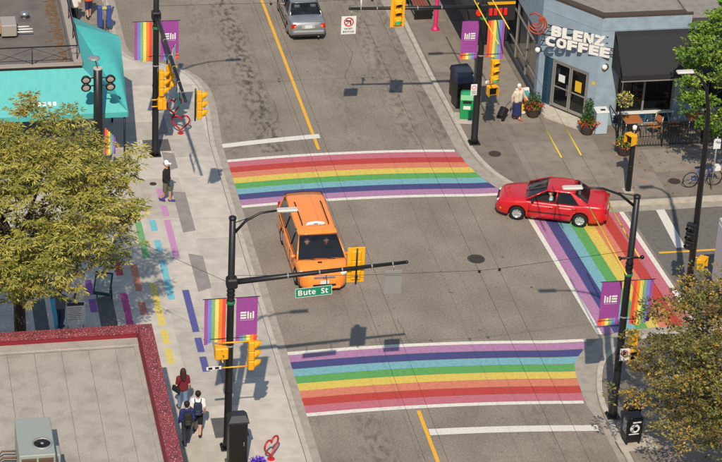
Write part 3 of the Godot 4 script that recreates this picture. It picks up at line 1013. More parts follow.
# ---------------------------------------------------------------- far left building with turquoise canopy
func build_canopy_building():
	var o = thing("flat_roof_building", "dark flat-roofed building at upper left behind the turquoise canopy", "building")
	var rx = -9.7
	var fz = -10.3
	var wallm = mat(Color8(70, 76, 80), 0.85, 0, "blotch", 0.3)
	part_box("wall", Vector3(rx - 0.15, 2.1, -24), Vector3(0.3, 4.2, 27.3), wallm, o)
	part_box("wall", Vector3(-20.2, 2.1, fz - 0.15), Vector3(20.6, 4.2, 0.3), wallm, o)
	part_box("roof", Vector3(-20.2, 4.12, -24.2), Vector3(20.4, 0.14, 27.3), mat(pc(116, 108, 102), 0.95, 0, "stain", 0.1, "grain", 0.6), o)
	var capm = mat(pc(170, 158, 146), 0.85, 0, "wear", 0.5)
	var zz = fz + 0.06
	while zz > -36:
		part_box("parapet", Vector3(rx - 0.1, 4.42, zz - 1.1), Vector3(0.34, 0.5, 2.19), capm, o, 0.01)
		zz -= 2.2
	part_box("parapet", Vector3(-20.1, 4.34, fz - 0.1), Vector3(20.3, 0.34, 0.3), capm, o, 0.01)
	part_box("dark_trim", Vector3(-20.0, 4.42, fz + 0.09), Vector3(20.7, 0.12, 0.06), M.black_matte, o)
	# dirt strip along the parapet is loose roofing grit
	rng.seed = 31
	begin()
	for k in 420:
		var a = rng.randf()
		var g = Vector3(rx - 0.45 - abs(rng.randfn(0, 0.22)), 4.2, fz - 0.6 - a * 12.0)
		box(g, Vector3(0.05, 0.03, 0.06) * rng.randf_range(0.5, 1.8), 0, Basis(Vector3.UP, rng.randf() * 6))
	var grit = done("roof_grit", mat(pc(128, 96, 62), 0.95), o)
	grit.set_meta("kind", "stuff")
	# front railing with crossed braces
	var rl = thing("roof_railing", "thin black railing along the edge of the dark flat roof", "railing")
	part_tube("top_rail", [Vector3(-18, 5.25, fz - 0.15), Vector3(rx - 0.12, 5.25, fz - 0.15)], 0.025, M.black, rl, 6)
	part_tube("top_rail", [Vector3(rx - 0.1, 5.25, fz - 0.17), Vector3(rx - 0.1, 5.25, -24)], 0.025, M.black, rl, 6)
	for k in 5:
		var x = rx - 0.12 - k * 1.75
		part_tube("post", [Vector3(x, 4.4, fz - 0.15), Vector3(x, 5.24, fz - 0.15)], 0.022, M.black, rl, 6)
		if k < 4:
			part_tube("brace", [Vector3(x, 4.55, fz - 0.15), Vector3(x - 1.75, 5.2, fz - 0.15)], 0.01, M.black, rl, 5)
			part_tube("brace", [Vector3(x - 1.75, 4.55, fz - 0.16), Vector3(x, 5.2, fz - 0.16)], 0.01, M.black, rl, 5)
	for k in range(1, 8):
		part_tube("post", [Vector3(rx - 0.1, 4.6, fz - 0.17 - k * 1.9), Vector3(rx - 0.1, 5.24, fz - 0.17 - k * 1.9)], 0.022, M.black, rl, 6)
	# roof unit, vents, white pipes
	var u = thing("roof_exhaust_unit", "small pale metal exhaust box with white pipes on the dark roof", "air unit", Vector3(-12.25, 4.19, -14.0))
	var gm = mat(pc(176, 168, 158), 0.6, 0.1, "wear", 0.8)
	part_box("casing", Vector3(0, 0.35, 0), Vector3(0.62, 0.5, 0.9), gm, u, 0.03)
	part_box("stand", Vector3(0, 0.05, 0), Vector3(0.5, 0.1, 0.7), M.black_matte, u)
	part_box("duct", Vector3(-0.75, 0.38, 0.1), Vector3(0.9, 0.4, 0.5), mat(pc(190, 150, 110), 0.7), u, 0.03)
	for k in 3: part_tube("pipe", [Vector3(0.3, 0.2, -0.25 + k * 0.25), Vector3(0.85 + (0.12 if k else 0.0), 0.2, -0.25 + k * 0.25)], 0.03, M.white, u)
	var v = thing("roof_vent", "small domed metal vent on the dark roof", "vent", Vector3(-11.5, 4.19, -15.4))
	begin(true); lathe([Vector2(0.09, 0), Vector2(0.09, 0.22)], Vector3.ZERO, 14)
	done("stack", gm, v)
	begin(true); lathe([Vector2(0.19, 0.2), Vector2(0.19, 0.25), Vector2(0.15, 0.33), Vector2(0.03, 0.37)], Vector3.ZERO, 16)
	done("cowl", M.steel, v)
	part_box("flashing", Vector3(0, 0.012, 0), Vector3(0.5, 0.024, 0.5), M.panel_dark, v)
	# canopy
	var cn = thing("turquoise_canopy", "bright turquoise fabric canopy wrapping the corner of the dark building", "canopy")
	var tm = mat(pc(80, 188, 184), 0.6, 0, "cloth", 0.35)
	tm.backlight = Color(0.1, 0.26, 0.25)
	var A = Vector3(-9.62, 4.4, -10.18)
	var A2 = Vector3(-28, 4.4, -10.18)
	var Bp = Vector3(-7.98, 3.0, -8.94)
	var B2 = Vector3(-28, 3.0, -8.94)
	var Cp = Vector3(-9.55, 4.5, -14.0)
	var Dp = Vector3(-7.76, 3.95, -13.9)
	var Ep = Vector3(-9.4, 3.1, -17.9)
	var dn = Vector3(0, -0.02, 0)
	var panel = func(nm, ps: Array, m):
		begin()
		var up = []
		var lo = []
		for p in ps:
			up.append(p); lo.append(p + dn)
		loft([lo, up])
		done(nm, m, cn)
	var n = 9
	for i in n:
		var x0 = lerpf(-28.0, A.x, float(i) / n)
		var x1 = lerpf(-28.0, A.x, float(i + 1) / n)
		var y0 = lerpf(-28.0, Bp.x, float(i) / n)
		var y1 = lerpf(-28.0, Bp.x, float(i + 1) / n)
		panel.call("front_panel", [Vector3(x0, 4.4, -10.18), Vector3(y0, 3.0, -8.94), Vector3(y1 - 0.004, 3.0, -8.94), Vector3(x1 - 0.004, 4.4, -10.18)], tm)
	panel.call("corner_panel", [A, Bp, Cp], tm)
	# bulged hood between the ridge and the street corner
	begin(true)
	var g = []
	for i in 9:
		var row = []
		for j in 9:
			var s = i / 8.0
			var t = j / 8.0
			var p = Cp.lerp(Dp, s).lerp(Bp, t)
			p += Vector3(0.1, 0.22, 0.0) * sin(PI * s) * sin(PI * t)
			row.append(p)
		g.append(row)
	for i in 8:
		for j in 8: quad(g[i][j], g[i + 1][j], g[i + 1][j + 1], g[i][j + 1])
	done("hood_panel", tm, cn)
	panel.call("back_panel", [Cp + Vector3(0, 0, -0.01), Dp + Vector3(0, 0, -0.01), Ep], tm)
	# hem, a vertical strip under the front edge
	part_box("hem", Vector3(-18.0, 2.88, -8.95), Vector3(20.0, 0.2, 0.02), tm, cn)
	part_box("hem", Vector3(-7.97, 2.88, -9.9), Vector3(0.02, 0.2, 1.9), tm, cn)
	# printed leaf emblem: a darker flame shape on the fabric and white letters below it
	var nrm = Vector3(0, 1.24, 1.4).normalized()
	var upv = Vector3(0, 1.4, -1.24).normalized()
	var cp = Vector3(-11.2, 3.78, -9.63) + nrm * 0.012
	for k in 5: part_box("printed_letter", cp + Vector3(-0.42 + k * 0.2, 0, 0) - upv * 0.58 + nrm * 0.006, Vector3(0.12, 0.16, 0.006), M.white, cn, 0, Basis(Vector3.RIGHT, upv, nrm))
	for k in 2: part_tube("support_post", [Vector3(-8.1, 0.15, [-9.1, -13.7][k]), Vector3(-8.1, [2.9, 3.8][k], [-9.1, -13.7][k])], 0.04, M.black, cn)

# ---------------------------------------------------------------- poles, signals, banners, signs
func pole(label, x, z, h, lum, lum_h, mast = null):
	var o = thing("banner_pole", label, "pole", Vector3(x, 0.15, z), 0, "black street poles at the crossing")
	part_box("base_plate", Vector3(0, 0.02, 0), Vector3(0.46, 0.04, 0.46), M.black, o, 0.01)
	for a in [[-1, -1], [1, -1], [1, 1], [-1, 1]]:
		begin(); lathe([Vector2(0.03, 0.04), Vector2(0.03, 0.1)], Vector3(a[0] * 0.17, 0, a[1] * 0.17), 6)
		done("anchor_bolt", M.black, o)
	begin(true); lathe([Vector2(0.16, 0.04), Vector2(0.15, 0.3), Vector2(0.135, 0.32), Vector2(0.12, h * 0.5), Vector2(0.105, h)], Vector3.ZERO, 16)
	done("shaft", M.black, o)
	begin(true); lathe([Vector2(0.125, h - 0.02), Vector2(0.125, h + 0.05), Vector2(0.06, h + 0.09)], Vector3.ZERO, 14)
	done("cap", M.black, o)
	for y in [2.2, 3.1, 4.0, 5.9, 6.05]:
		begin(true); lathe([Vector2(0.133, y), Vector2(0.139, y + 0.01), Vector2(0.139, y + 0.05), Vector2(0.133, y + 0.06)], Vector3.ZERO, 14, Basis(), false)
		done("band", M.grey_metal if y > 3.5 and y < 5 else M.black_gloss, o)
	begin(true); lathe([Vector2(0.14, 5.62), Vector2(0.145, 5.63), Vector2(0.145, 5.72), Vector2(0.14, 5.73)], Vector3.ZERO, 14, Basis(), false)
	done("green_band", mat(pc(40, 130, 80), 0.6), o)
	if lum != Vector3.ZERO:
		var d = lum.normalized()
		var l = lum.length()
		var y = lum_h
		part_tube("lamp_arm", [d * 0.05 + Vector3.UP * (y - 0.75), d * 0.3 * l + Vector3.UP * (y - 0.3), d * 0.62 * l + Vector3.UP * (y - 0.05), d * 0.98 * l + Vector3.UP * y], [0.05, 0.045, 0.04, 0.035], M.black, o, 8)
		part_tube("lamp_arm_brace", [Vector3.UP * (y - 0.35) + d * 0.1, d * 0.34 * l + Vector3.UP * (y - 0.22)], 0.015, M.black, o, 6)
		begin()
		var c = d * (l + 0.3) + Vector3.UP * (y + 0.01)
		box(c, Vector3(0.68, 0.09, 0.24), 0.035, Basis(d, Vector3.UP, d.cross(Vector3.UP)))
		var lh = done("lamp_head", mat(pc(214, 208, 198), 0.6, 0, "wear", 2.0), o)
		begin(); box(c - Vector3.UP * 0.05, Vector3(0.4, 0.02, 0.16), 0.005, Basis(d, Vector3.UP, d.cross(Vector3.UP)))
		done("lens", M.white, lh)
	if mast:
		var d = mast[0].normalized()
		var l = mast[0].length()
		part_tube("mast_arm", [Vector3.UP * mast[1], d * l * 0.4 + Vector3.UP * lerpf(mast[1], mast[2], 0.4), d * l + Vector3.UP * mast[2]], [0.1, 0.08, 0.055], M.black, o, 12)
		begin(true); ball(d * l + Vector3.UP * mast[2], Vector3.ONE * 0.062, 10, 6)
		done("arm_end", M.black, o)
		part_box("arm_clamp", Vector3.UP * mast[1] + d * 0.02, Vector3(0.36, 0.36, 0.36), M.black, o, 0.05)
		for t in [0.32, 0.5, 0.63, 0.8, 0.92]:
			begin(true)
			var Bz = Basis(d.cross(Vector3.UP), d, Vector3.UP)
			lathe([Vector2(lerpf(0.106, 0.062, t), -0.02), Vector2(lerpf(0.106, 0.062, t), 0.02)], d * l * t + Vector3.UP * lerpf(float(mast[1]), float(mast[2]), t), 12, Bz)
			done("band", M.grey_metal, o)
	return o

func cloth_strip(x0, x1, y0, y1, ph, amp, rows = 8):
	var rings = []
	for i in rows + 1:
		var t = float(i) / rows
		var y = lerpf(float(y0), float(y1), t)
		var r = []
		for q in [[x0, -0.004], [x1, -0.004], [x1, 0.004], [x0, 0.004]]:
			r.append(Vector3(q[0], y, q[1] + amp * sin(ph + t * 5.0 + q[0] * 6.0) * (0.3 + t) * 1.2))
		rings.append(r)
	loft(rings)

func banner(kind, label, at: Vector3, side, ph):
	# AT: where the top bracket leaves the pole; side: -1 left, 1 right of the pole
	var rainbow = kind == "rainbow"
	var o = thing("street_banner", label, "banner", at, 0, "rainbow banners on the poles" if rainbow else "purple banners on the poles")
	var w = 0.7
	var h = 1.5
	var g = 0.1
	part_tube("bracket", [Vector3(0, 0, 0), Vector3(side * (w + g + 0.06), 0, 0)], 0.014, M.black, o, 6)
	part_tube("bracket", [Vector3(0, -h - 0.02, 0), Vector3(side * (w + g + 0.02), -h - 0.02, 0)], 0.012, M.black, o, 6)
	if rainbow:
		for i in 6:
			begin()
			var a = g + w * i / 6.0
			var b = g + w * (i + 1) / 6.0
			cloth_strip(min(side * a, side * b), max(side * a, side * b), -0.01, -h - 0.2 - 0.05 * sin(i * 0.9 + ph), ph, 0.022)
			tag(done("stripe", M.flag[5 - i], o), ["red", "orange", "yellow", "green", "blue", "violet"][i] + " stripe")
	else:
		begin()
		cloth_strip(min(side * g, side * (g + w)), max(side * g, side * (g + w)), -0.01, -h + 0.08, ph, 0.014)
		done("panel", M.purple, o)
		for i in 6:
			begin()
			var a = g + w * i / 6.0
			var b = g + w * (i + 1) / 6.0
			cloth_strip(min(side * a, side * b), max(side * a, side * b), -h + 0.08, -h - 0.2, ph + 5.0, 0.014, 3)
			tag(done("stripe", M.flag[i], o), ["violet", "blue", "green", "yellow", "orange", "red"][i] + " stripe")
		# emblem: a W of three bars and an E of three bars
		var cx = side * (g + w / 2)
		var wx = cx - 0.12 if side < 0 else cx + 0.12
		var ex = cx + 0.12 if side < 0 else cx - 0.12
		for i in 3: part_box("emblem_bar", Vector3(wx - 0.085 + i * 0.085, -0.66 + (0.0 if i != 1 else -0.025), 0.036), Vector3(0.052, 0.27 if i != 1 else 0.22, 0.008), M.white, o)
		for i in 3: part_box("emblem_bar", Vector3(ex, -0.56 - i * 0.1, 0.036), Vector3(0.19, 0.064, 0.008), M.white, o)
		for i in 9: part_box("small_letter", Vector3(cx - 0.2 + i * 0.05, -0.845, 0.036), Vector3(0.03, 0.03, 0.006), mat(pc(220, 190, 225), 0.7), o)
	return o

func signal_head(called, label, at, turn, lit, housing, plate = false, sections = 3, bracket = true):
	var o = thing(called, label, "traffic light", at, turn, "traffic signals")
	var hs = 0.36
	var lens_col = [Color8(70, 14, 10), Color8(80, 52, 8), Color8(10, 60, 46)]
	var H = hs * sections
	if plate: part_box("backplate", Vector3(0, 0, -0.02), Vector3(0.58, H + 0.22, 0.03), M.yellow, o, 0.01)
	for i in sections:
		var y = H / 2 - hs * (i + 0.5)
		part_box("housing", Vector3(0, y, 0), Vector3(0.33, hs - 0.008, 0.2), housing, o, 0.03)
		var lm = mat(lens_col[i] if sections == 3 else Color8(30, 30, 32), 0.2)
		if i == lit:
			lm = mat(Color8(30, 190, 130), 0.3)
			lm.emission_enabled = true
			lm.emission = Color8(40, 220, 150)
			lm.emission_energy_multiplier = 0.5
		begin(true); lathe([Vector2(0.125, 0), Vector2(0.115, 0.02), Vector2(0.06, 0.04), Vector2(0.005, 0.045)], Vector3(0, y, 0.1), 16, Basis(Vector3.RIGHT, Vector3.BACK, Vector3.DOWN))
		done("lens", lm, o)
		# cut-away visor: a sheet bent over the lens
		begin(true)
		for k in 14:
			var a0 = lerpf(-0.55, PI + 0.55, k / 14.0)
			var a1 = lerpf(-0.55, PI + 0.55, (k + 1) / 14.0)
			var z0 = 0.1 + 0.24 * (0.55 + 0.45 * sin(a0))
			var z1 = 0.1 + 0.24 * (0.55 + 0.45 * sin(a1))
			var p = func(a, r, z): return Vector3(cos(a) * r, y + sin(a) * r, z)
			quad(p.call(a0, 0.14, 0.1), p.call(a1, 0.14, 0.1), p.call(a1, 0.14, z1), p.call(a0, 0.14, z0))
			quad(p.call(a1, 0.132, 0.1), p.call(a0, 0.132, 0.1), p.call(a0, 0.132, z0), p.call(a1, 0.132, z1))
			quad(p.call(a0, 0.14, z0), p.call(a1, 0.14, z1), p.call(a1, 0.132, z1), p.call(a0, 0.132, z0))
		done("visor", housing, o)
	if bracket:
		part_tube("bracket", [Vector3(0, H / 2 + 0.12, -0.14), Vector3(0, -H / 2 - 0.12, -0.14)], 0.03, M.black, o, 8)
	return o

func walk_signal(label, at, turn):
	var o = thing("pedestrian_signal", label, "pedestrian signal", at, turn, "yellow pedestrian signals")
	part_box("housing", Vector3.ZERO, Vector3(0.44, 0.44, 0.2), M.yellow, o, 0.035)
	part_box("face", Vector3(0, 0, 0.101), Vector3(0.34, 0.34, 0.012), M.black_gloss, o, 0.004)
	for s in [[Vector3(0, 0.2, 0.16), Vector3(0.42, 0.02, 0.14)], [Vector3(-0.2, 0, 0.16), Vector3(0.02, 0.4, 0.14)], [Vector3(0.2, 0, 0.16), Vector3(0.02, 0.4, 0.14)]]:
		part_box("hood", s[0], s[1], M.yellow, o)
	part_tube("arm", [Vector3(0, 0.15, -0.1), Vector3(0, 0.15, -0.34)], 0.025, M.yellow, o, 6)
	part_tube("arm", [Vector3(0, -0.15, -0.1), Vector3(0, -0.15, -0.34)], 0.025, M.yellow, o, 6)
	return o

func lettering(text, mat_, parent, at, height, width = 0.0, weight = 700, B = Basis()):
	var ft = SystemFont.new()
	ft.font_names = PackedStringArray(["Droid Sans"])
	ft.font_weight = weight
	var tm = TextMesh.new()
	tm.text = text
	tm.font = ft
	tm.font_size = 48
	tm.pixel_size = 0.01
	tm.depth = 0.006
	var ab = tm.get_aabb()
	var s = height / ab.size.y
	var sx = s if width == 0.0 else width / ab.size.x
	var mi = put(tm, "lettering", mat_, parent)
	var bb = B.scaled_local(Vector3(sx, s, 1))
	mi.transform = Transform3D(bb, at - bb * (ab.position + ab.size / 2))
	return mi

func plate_sign(called, label, at, size, col, turn = 0.0):
	var o = thing(called, label, "sign", at, turn)
	part_box("plate", Vector3.ZERO, Vector3(size.x, size.y, 0.012), col, o, 0.004)
	return o

func ring_mark(c, r, col, parent):
	begin(); lathe([Vector2(r, 0), Vector2(r, 0.004), Vector2(r * 0.76, 0.004), Vector2(r * 0.76, 0)], c, 24, Basis(Vector3.RIGHT, Vector3.BACK, Vector3.DOWN), false)
	done("ring", col, parent)

func build_poles():
	var red = mat(pc(214, 40, 48), 0.5)
	# far left pole
	pole("black banner pole on the far left corner, by the two heart racks", -6.69, -10.62, 8.9, Vector3(2.0, 0, 0), 9.1, [Vector3(0.12, 0, 7.9), 6.2, 6.35])
	banner("rainbow", "rainbow banner on the far left pole", Vector3(-6.75, 6.12, -10.55), -1, 0.3)
	banner("purple", "purple banner on the far left pole, crossed by the mast arm", Vector3(-6.6, 6.12, -10.55), 1, 1.1)
	signal_head("traffic_light", "yellow three-lens signal hanging at the end of the far left mast arm", Vector3(-6.05, 6.25, -2.85), PI / 2, -1, M.yellow)
	signal_head("traffic_light", "yellow signal on the front of the far left pole", Vector3(-6.5, 3.5, -10.38), PI / 2, -1, M.yellow)
	signal_head("traffic_light", "yellow signal on a bracket right of the far left pole", Vector3(-6.1, 3.6, -10.75), 0.9, -1, M.yellow)
	walk_signal("yellow pedestrian box low on the far left pole", Vector3(-6.55, 2.65, -10.3), PI / 2)
	var gs = plate_sign("street_sign", "green street sign seen edge-on under the far left mast arm", Vector3(-6.58, 5.55, -4.7), Vector2(1.5, 0.3), M.green_sign, PI / 2)
	part_tube("hanger", [Vector3(-0.4, 0.15, 0), Vector3(-0.4, 0.75, 0)], 0.012, M.black, gs, 5)
	part_tube("hanger", [Vector3(0.4, 0.15, 0), Vector3(0.4, 0.75, 0)], 0.012, M.black, gs, 5)
	var ws = plate_sign("white_sign", "narrow white sign under the far left mast arm", Vector3(-6.4, 6.0, -7.4), Vector2(0.6, 0.9), M.white, 1.25)
	part_tube("hanger", [Vector3(0, 0.45, 0), Vector3(0, 0.6, 0)], 0.012, M.black, ws, 5)
	# near left pole
	pole("black banner pole at lower left carrying the green street sign", -6.84, 10.5, 8.75, Vector3(1.45, 0, 0), 8.95, [Vector3(5.75, 0, 0), 6.4, 6.78])
	banner("rainbow", "rainbow banner on the near left pole", Vector3(-6.9, 6.0, 10.56), -1, 2.1)
	banner("purple", "purple banner on the near left pole", Vector3(-6.76, 6.0, 10.56), 1, 3.0)
	var so = signal_head("traffic_light", "yellow backplate of the signal on the near left mast arm, seen from behind", Vector3(-2.75, 6.88, 10.38), PI, -1, M.yellow, true)
	var bs = plate_sign("street_sign", "green street sign reading Bute St hanging from the near left mast arm", Vector3(-4.16, 6.12, 10.66), Vector2(1.22, 0.36), M.green_sign)
	bs.rotation.z = 0.06
	part_box("border", Vector3(0, 0.165, 0.008), Vector3(1.2, 0.014, 0.004), M.white, bs)
	part_box("border", Vector3(0, -0.165, 0.008), Vector3(1.2, 0.014, 0.004), M.white, bs)
	part_box("border", Vector3(-0.595, 0, 0.008), Vector3(0.014, 0.316, 0.004), M.white, bs)
	part_box("border", Vector3(0.595, 0, 0.008), Vector3(0.014, 0.316, 0.004), M.white, bs)
	lettering("Bute", M.white, bs, Vector3(-0.22, 0.0, 0.009), 0.2)
	lettering("St", M.white, bs, Vector3(0.36, 0.0, 0.009), 0.2)
	for q in [-0.45, 0.45]: part_tube("hanger", [Vector3(q, 0.16, -0.02), Vector3(q, 0.5, -0.12)], 0.014, M.black, bs, 5)
	var gp = plate_sign("hanging_sign", "plain grey back of a sign hanging at the end of the near left mast arm", Vector3(-1.5, 6.2, 10.5), Vector2(0.58, 0.88), M.grey_metal)
	part_tube("hanger", [Vector3(0, 0.4, -0.02), Vector3(0, 0.6, -0.02)], 0.014, M.steel, gp, 5)
	signal_head("traffic_light", "yellow signal on brackets right of the near left pole", Vector3(-6.15, 3.85, 10.62), PI / 2, -1, M.yellow, false, 3, false)
	var br = thing("signal_bracket", "yellow bracket arms between the near left pole and its signal", "bracket", Vector3(-6.84, 3.85, 10.62))
	part_tube("arm", [Vector3(-0.25, 0.5, 0), Vector3(0.65, 0.5, 0)], 0.028, M.yellow, br, 6)
	part_tube("arm", [Vector3(-0.25, -0.45, 0), Vector3(0.65, -0.45, 0)], 0.028, M.yellow, br, 6)
	walk_signal("yellow pedestrian box left of the near left pole", Vector3(-7.12, 3.95, 10.6), PI)
	var nb = plate_sign("number_sign", "small white sign with black blocks left of the near left pole", Vector3(-7.36, 3.4, 10.62), Vector2(0.5, 0.13), M.white)
	nb.rotation.z = 0.04
	for k in 2: part_box("black_block", Vector3(-0.12 + k * 0.22, 0, 0.008), Vector3(0.13, 0.085, 0.004), M.black_gloss, nb)
	part_tube("hanger", [Vector3(0.25, 0, 0), Vector3(0.5, 0, 0)], 0.015, M.black, nb, 5)
	# black cabinet at its foot
	var cb_ = thing("control_cabinet", "black metal control cabinet at the foot of the near left pole", "cabinet", Vector3(-6.68, 0.15, 11.55))
	part_box("plinth", Vector3(0, 0.05, 0), Vector3(0.72, 0.1, 0.62), M.panel_dark, cb_, 0.01)
	part_box("casing", Vector3(0, 0.95, 0), Vector3(0.6, 1.7, 0.5), M.black, cb_, 0.02)
	begin()
	loft([[Vector3(-0.34, 1.8, -0.29), Vector3(0.34, 1.8, -0.29), Vector3(0.34, 1.8, 0.29), Vector3(-0.34, 1.8, 0.29)], [Vector3(-0.34, 1.86, -0.29), Vector3(0.34, 1.86, -0.29), Vector3(0.34, 1.86, 0.29), Vector3(-0.34, 1.86, 0.29)], [Vector3(-0.22, 2.02, -0.2), Vector3(0.22, 2.02, -0.2), Vector3(0.22, 2.02, 0.12), Vector3(-0.22, 2.02, 0.12)]])
	done("hood", mat(Color8(40, 42, 46), 0.5, 0, "wear", 0.8), cb_)
	part_box("door", Vector3(0.0, 0.95, 0.256), Vector3(0.5, 1.55, 0.014), M.black_gloss, cb_, 0.004)
	part_box("handle", Vector3(0.18, 1.0, 0.275), Vector3(0.03, 0.14, 0.03), M.steel, cb_, 0.006)
	# far right pole
	pole("black banner pole on the far right corner, beside the green bin", 6.5, -10.3, 8.9, Vector3(-1.6, 0, 0), 9.1, [Vector3(-5.5, 0, 0), 6.15, 6.3])
	banner("purple", "purple banner on the far right pole", Vector3(6.42, 5.75, -10.22), -1, 0.8)
	banner("rainbow", "rainbow banner on the far right pole", Vector3(6.6, 5.75, -10.22), 1, 4.0)
	signal_head("traffic_light", "green-lit signal with yellow backplate over the silver sedan's lane", Vector3(2.92, 6.28, -10.14), 0, 2, M.yellow, true)
	signal_head("traffic_light", "yellow signal beside the far right pole above the pedestrian box", Vector3(7.12, 3.45, -10.25), 0.2, 2, M.yellow)
	walk_signal("yellow pedestrian signal on the far right pole behind the green bin", Vector3(7.05, 2.62, -10.2), 0.15)
	var ns = plate_sign("street_sign", "small grey sign between the signals on the far right pole", Vector3(6.98, 2.98, -10.2), Vector2(0.44, 0.13), M.white)
	lettering("DAVIE", M.black_gloss, ns, Vector3(0, 0, 0.009), 0.07)
	var nt = plate_sign("no_turn_sign", "white no-turn sign hanging at the end of the far right mast arm", Vector3(0.96, 5.78, -10.2), Vector2(0.6, 0.78), M.white)
	ring_mark(Vector3(0, 0.14, 0.008), 0.2, red, nt)
	part_box("slash", Vector3(0, 0.14, 0.0125), Vector3(0.036, 0.34, 0.004), red, nt, 0, Basis(Vector3.BACK, -0.78))
	part_box("arrow_stem", Vector3(0.07, 0.1, 0.0085), Vector3(0.05, 0.15, 0.004), M.black_gloss, nt)
	part_box("arrow_bend", Vector3(0.0, 0.19, 0.0085), Vector3(0.14, 0.05, 0.004), M.black_gloss, nt)
	begin(); tri(Vector3(-0.06, 0.26, 0.0105), Vector3(-0.14, 0.19, 0.0105), Vector3(-0.06, 0.12, 0.0105))
	done("arrow_head", M.black_gloss, nt)
	lettering("EXCEPT", M.black_gloss, nt, Vector3(0, -0.15, 0.009), 0.07)
	lettering("BICYCLES", M.black_gloss, nt, Vector3(0, -0.28, 0.009), 0.075)
	part_tube("hanger", [Vector3(0.1, 0.38, -0.02), Vector3(0.1, 0.6, -0.06)], 0.014, M.steel, nt, 5)
	var cm = thing("arm_camera", "white camera post on the far right mast arm above the no-turn sign", "camera", Vector3(1.45, 6.46, -10.3))
	part_tube("stem", [Vector3(0, 0, 0), Vector3(0, 0.5, 0)], 0.035, M.white, cm, 8)
	part_box("head", Vector3(0, 0.55, 0.05), Vector3(0.12, 0.12, 0.26), M.white, cm, 0.02)
	var pk = plate_sign("parking_sign", "white parking sign on the far right pole above the green bin", Vector3(6.28, 2.7, -10.12), Vector2(0.26, 0.5), M.white)
	ring_mark(Vector3(0, 0.1, 0.008), 0.09, red, pk)
	for k in 3: part_box("print_line", Vector3(0, -0.06 - k * 0.06, 0.008), Vector3(0.18, 0.02, 0.004), M.black_gloss, pk)
	# near right pole
	pole("black banner pole on the near right corner behind the leafy tree", 6.6, 10.24, 8.6, Vector3(-1.9, 0, -0.1), 9.0)
	banner("purple", "purple banner on the near right pole beside the tree", Vector3(6.5, 5.6, 10.3), -1, 1.7)
	banner("rainbow", "rainbow banner on the near right pole, half hidden by leaves", Vector3(6.7, 5.6, 10.3), 1, 0.1)
	var cl = thing("wire_clamp", "black clamp with a cross bar high on the near right pole", "clamp", Vector3(6.56, 6.45, 10.24))
	part_tube("bar", [Vector3(-0.36, 0.05, 0.1), Vector3(0.42, 0.05, 0.1)], 0.04, M.black, cl, 8)
	for q in [-0.36, 0.42]:
		begin(true); ball(Vector3(q, 0.05, 0.1), Vector3.ONE * 0.075, 10, 6)
		done("insulator", M.black_gloss, cl)
	var nsn = plate_sign("no_stopping_sign", "white no-stopping sign on the near right pole", Vector3(6.72, 2.75, 10.42), Vector2(0.34, 0.48), M.white)
	ring_mark(Vector3(0, 0.05, 0.008), 0.13, red, nsn)
	part_box("slash", Vector3(0, 0.05, 0.0125), Vector3(0.03, 0.22, 0.004), red, nsn, 0, Basis(Vector3.BACK, 0.78))
	begin(); lathe([Vector2(0.07, 0), Vector2(0.07, 0.003)], Vector3(0, 0.05, 0.007), 16, Basis(Vector3.RIGHT, Vector3.BACK, Vector3.DOWN))
	done("black_dot", M.black_gloss, nsn)
	walk_signal("yellow pedestrian signal behind the no-stopping sign", Vector3(7.05, 2.6, 10.15), 0.3)
	walk_signal("yellow pedestrian signal on the near right pole under the banners", Vector3(6.95, 3.35, 10.3), 1.2)
	# lamp post on the side street
	var lp = thing("street_lamp", "tall black curved street lamp carrying a black signal by the side street", "street lamp", Vector3(11.42, 0.15, 3.3))
	part_box("base_plate", Vector3(0, 0.03, 0), Vector3(0.4, 0.06, 0.4), M.black, lp, 0.01)
	part_tube("shaft", [Vector3(0, 0.05, 0), Vector3(0, 3, 0), Vector3(-0.03, 6.5, 0), Vector3(-0.08, 8.0, 0), Vector3(-0.25, 8.9, 0), Vector3(-0.5, 9.35, 0), Vector3(-0.85, 9.6, 0)], [0.13, 0.12, 0.1, 0.08, 0.06, 0.05, 0.04], M.black, lp, 12)
	part_box("lamp_head", Vector3(-1.12, 9.63, 0), Vector3(0.62, 0.09, 0.24), mat(pc(220, 214, 206), 0.6), lp, 0.03)
	signal_head("traffic_light", "black three-lens signal on the side street lamp post", Vector3(11.2, 3.15, 3.42), -0.7, -1, M.black)
	walk_signal("yellow pedestrian signal low on the side street lamp post", Vector3(11.72, 2.0, 3.4), 0.9)
	# short crossing post beside the side street
	var sp = thing("crossing_post", "short black crossing post with yellow signal by the patio corner", "post", Vector3(11.74, 0.15, -5.56))
	part_box("base_plate", Vector3(0, 0.02, 0), Vector3(0.4, 0.04, 0.4), M.curb, sp, 0.01)
	part_tube("shaft", [Vector3(0, 0.03, 0), Vector3(0, 2.75, 0)], [0.12, 0.1], M.black, sp, 14)
	part_box("button_box", Vector3(-0.05, 1.1, 0.13), Vector3(0.14, 0.24, 0.08), M.black, sp, 0.02)
	var ws2 = walk_signal("yellow pedestrian signal on the short crossing post", Vector3(11.62, 2.6, -5.4), -1.1)
	begin(true); lathe([Vector2(0.09, 0), Vector2(0.09, 0.14), Vector2(0.03, 0.18)], Vector3(0, 2.78, 0), 12)
	done("white_cap", M.white, sp)
	# thick floodlight pole behind the left tree
	var fp = thing("floodlight_pole", "thick black pole with four floodlights and a disc, behind the left tree", "light pole", Vector3(-9.22, 0.15, -8.3))
	part_tube("shaft", [Vector3.ZERO, Vector3(0, 5.1, 0)], [0.2, 0.17], M.black, fp, 16)
	begin(); lathe([Vector2(0.175, 5.1), Vector2(0.175, 5.13)], Vector3.ZERO, 16)
	done("pale_cap", mat(pc(206, 196, 184), 0.8), fp)
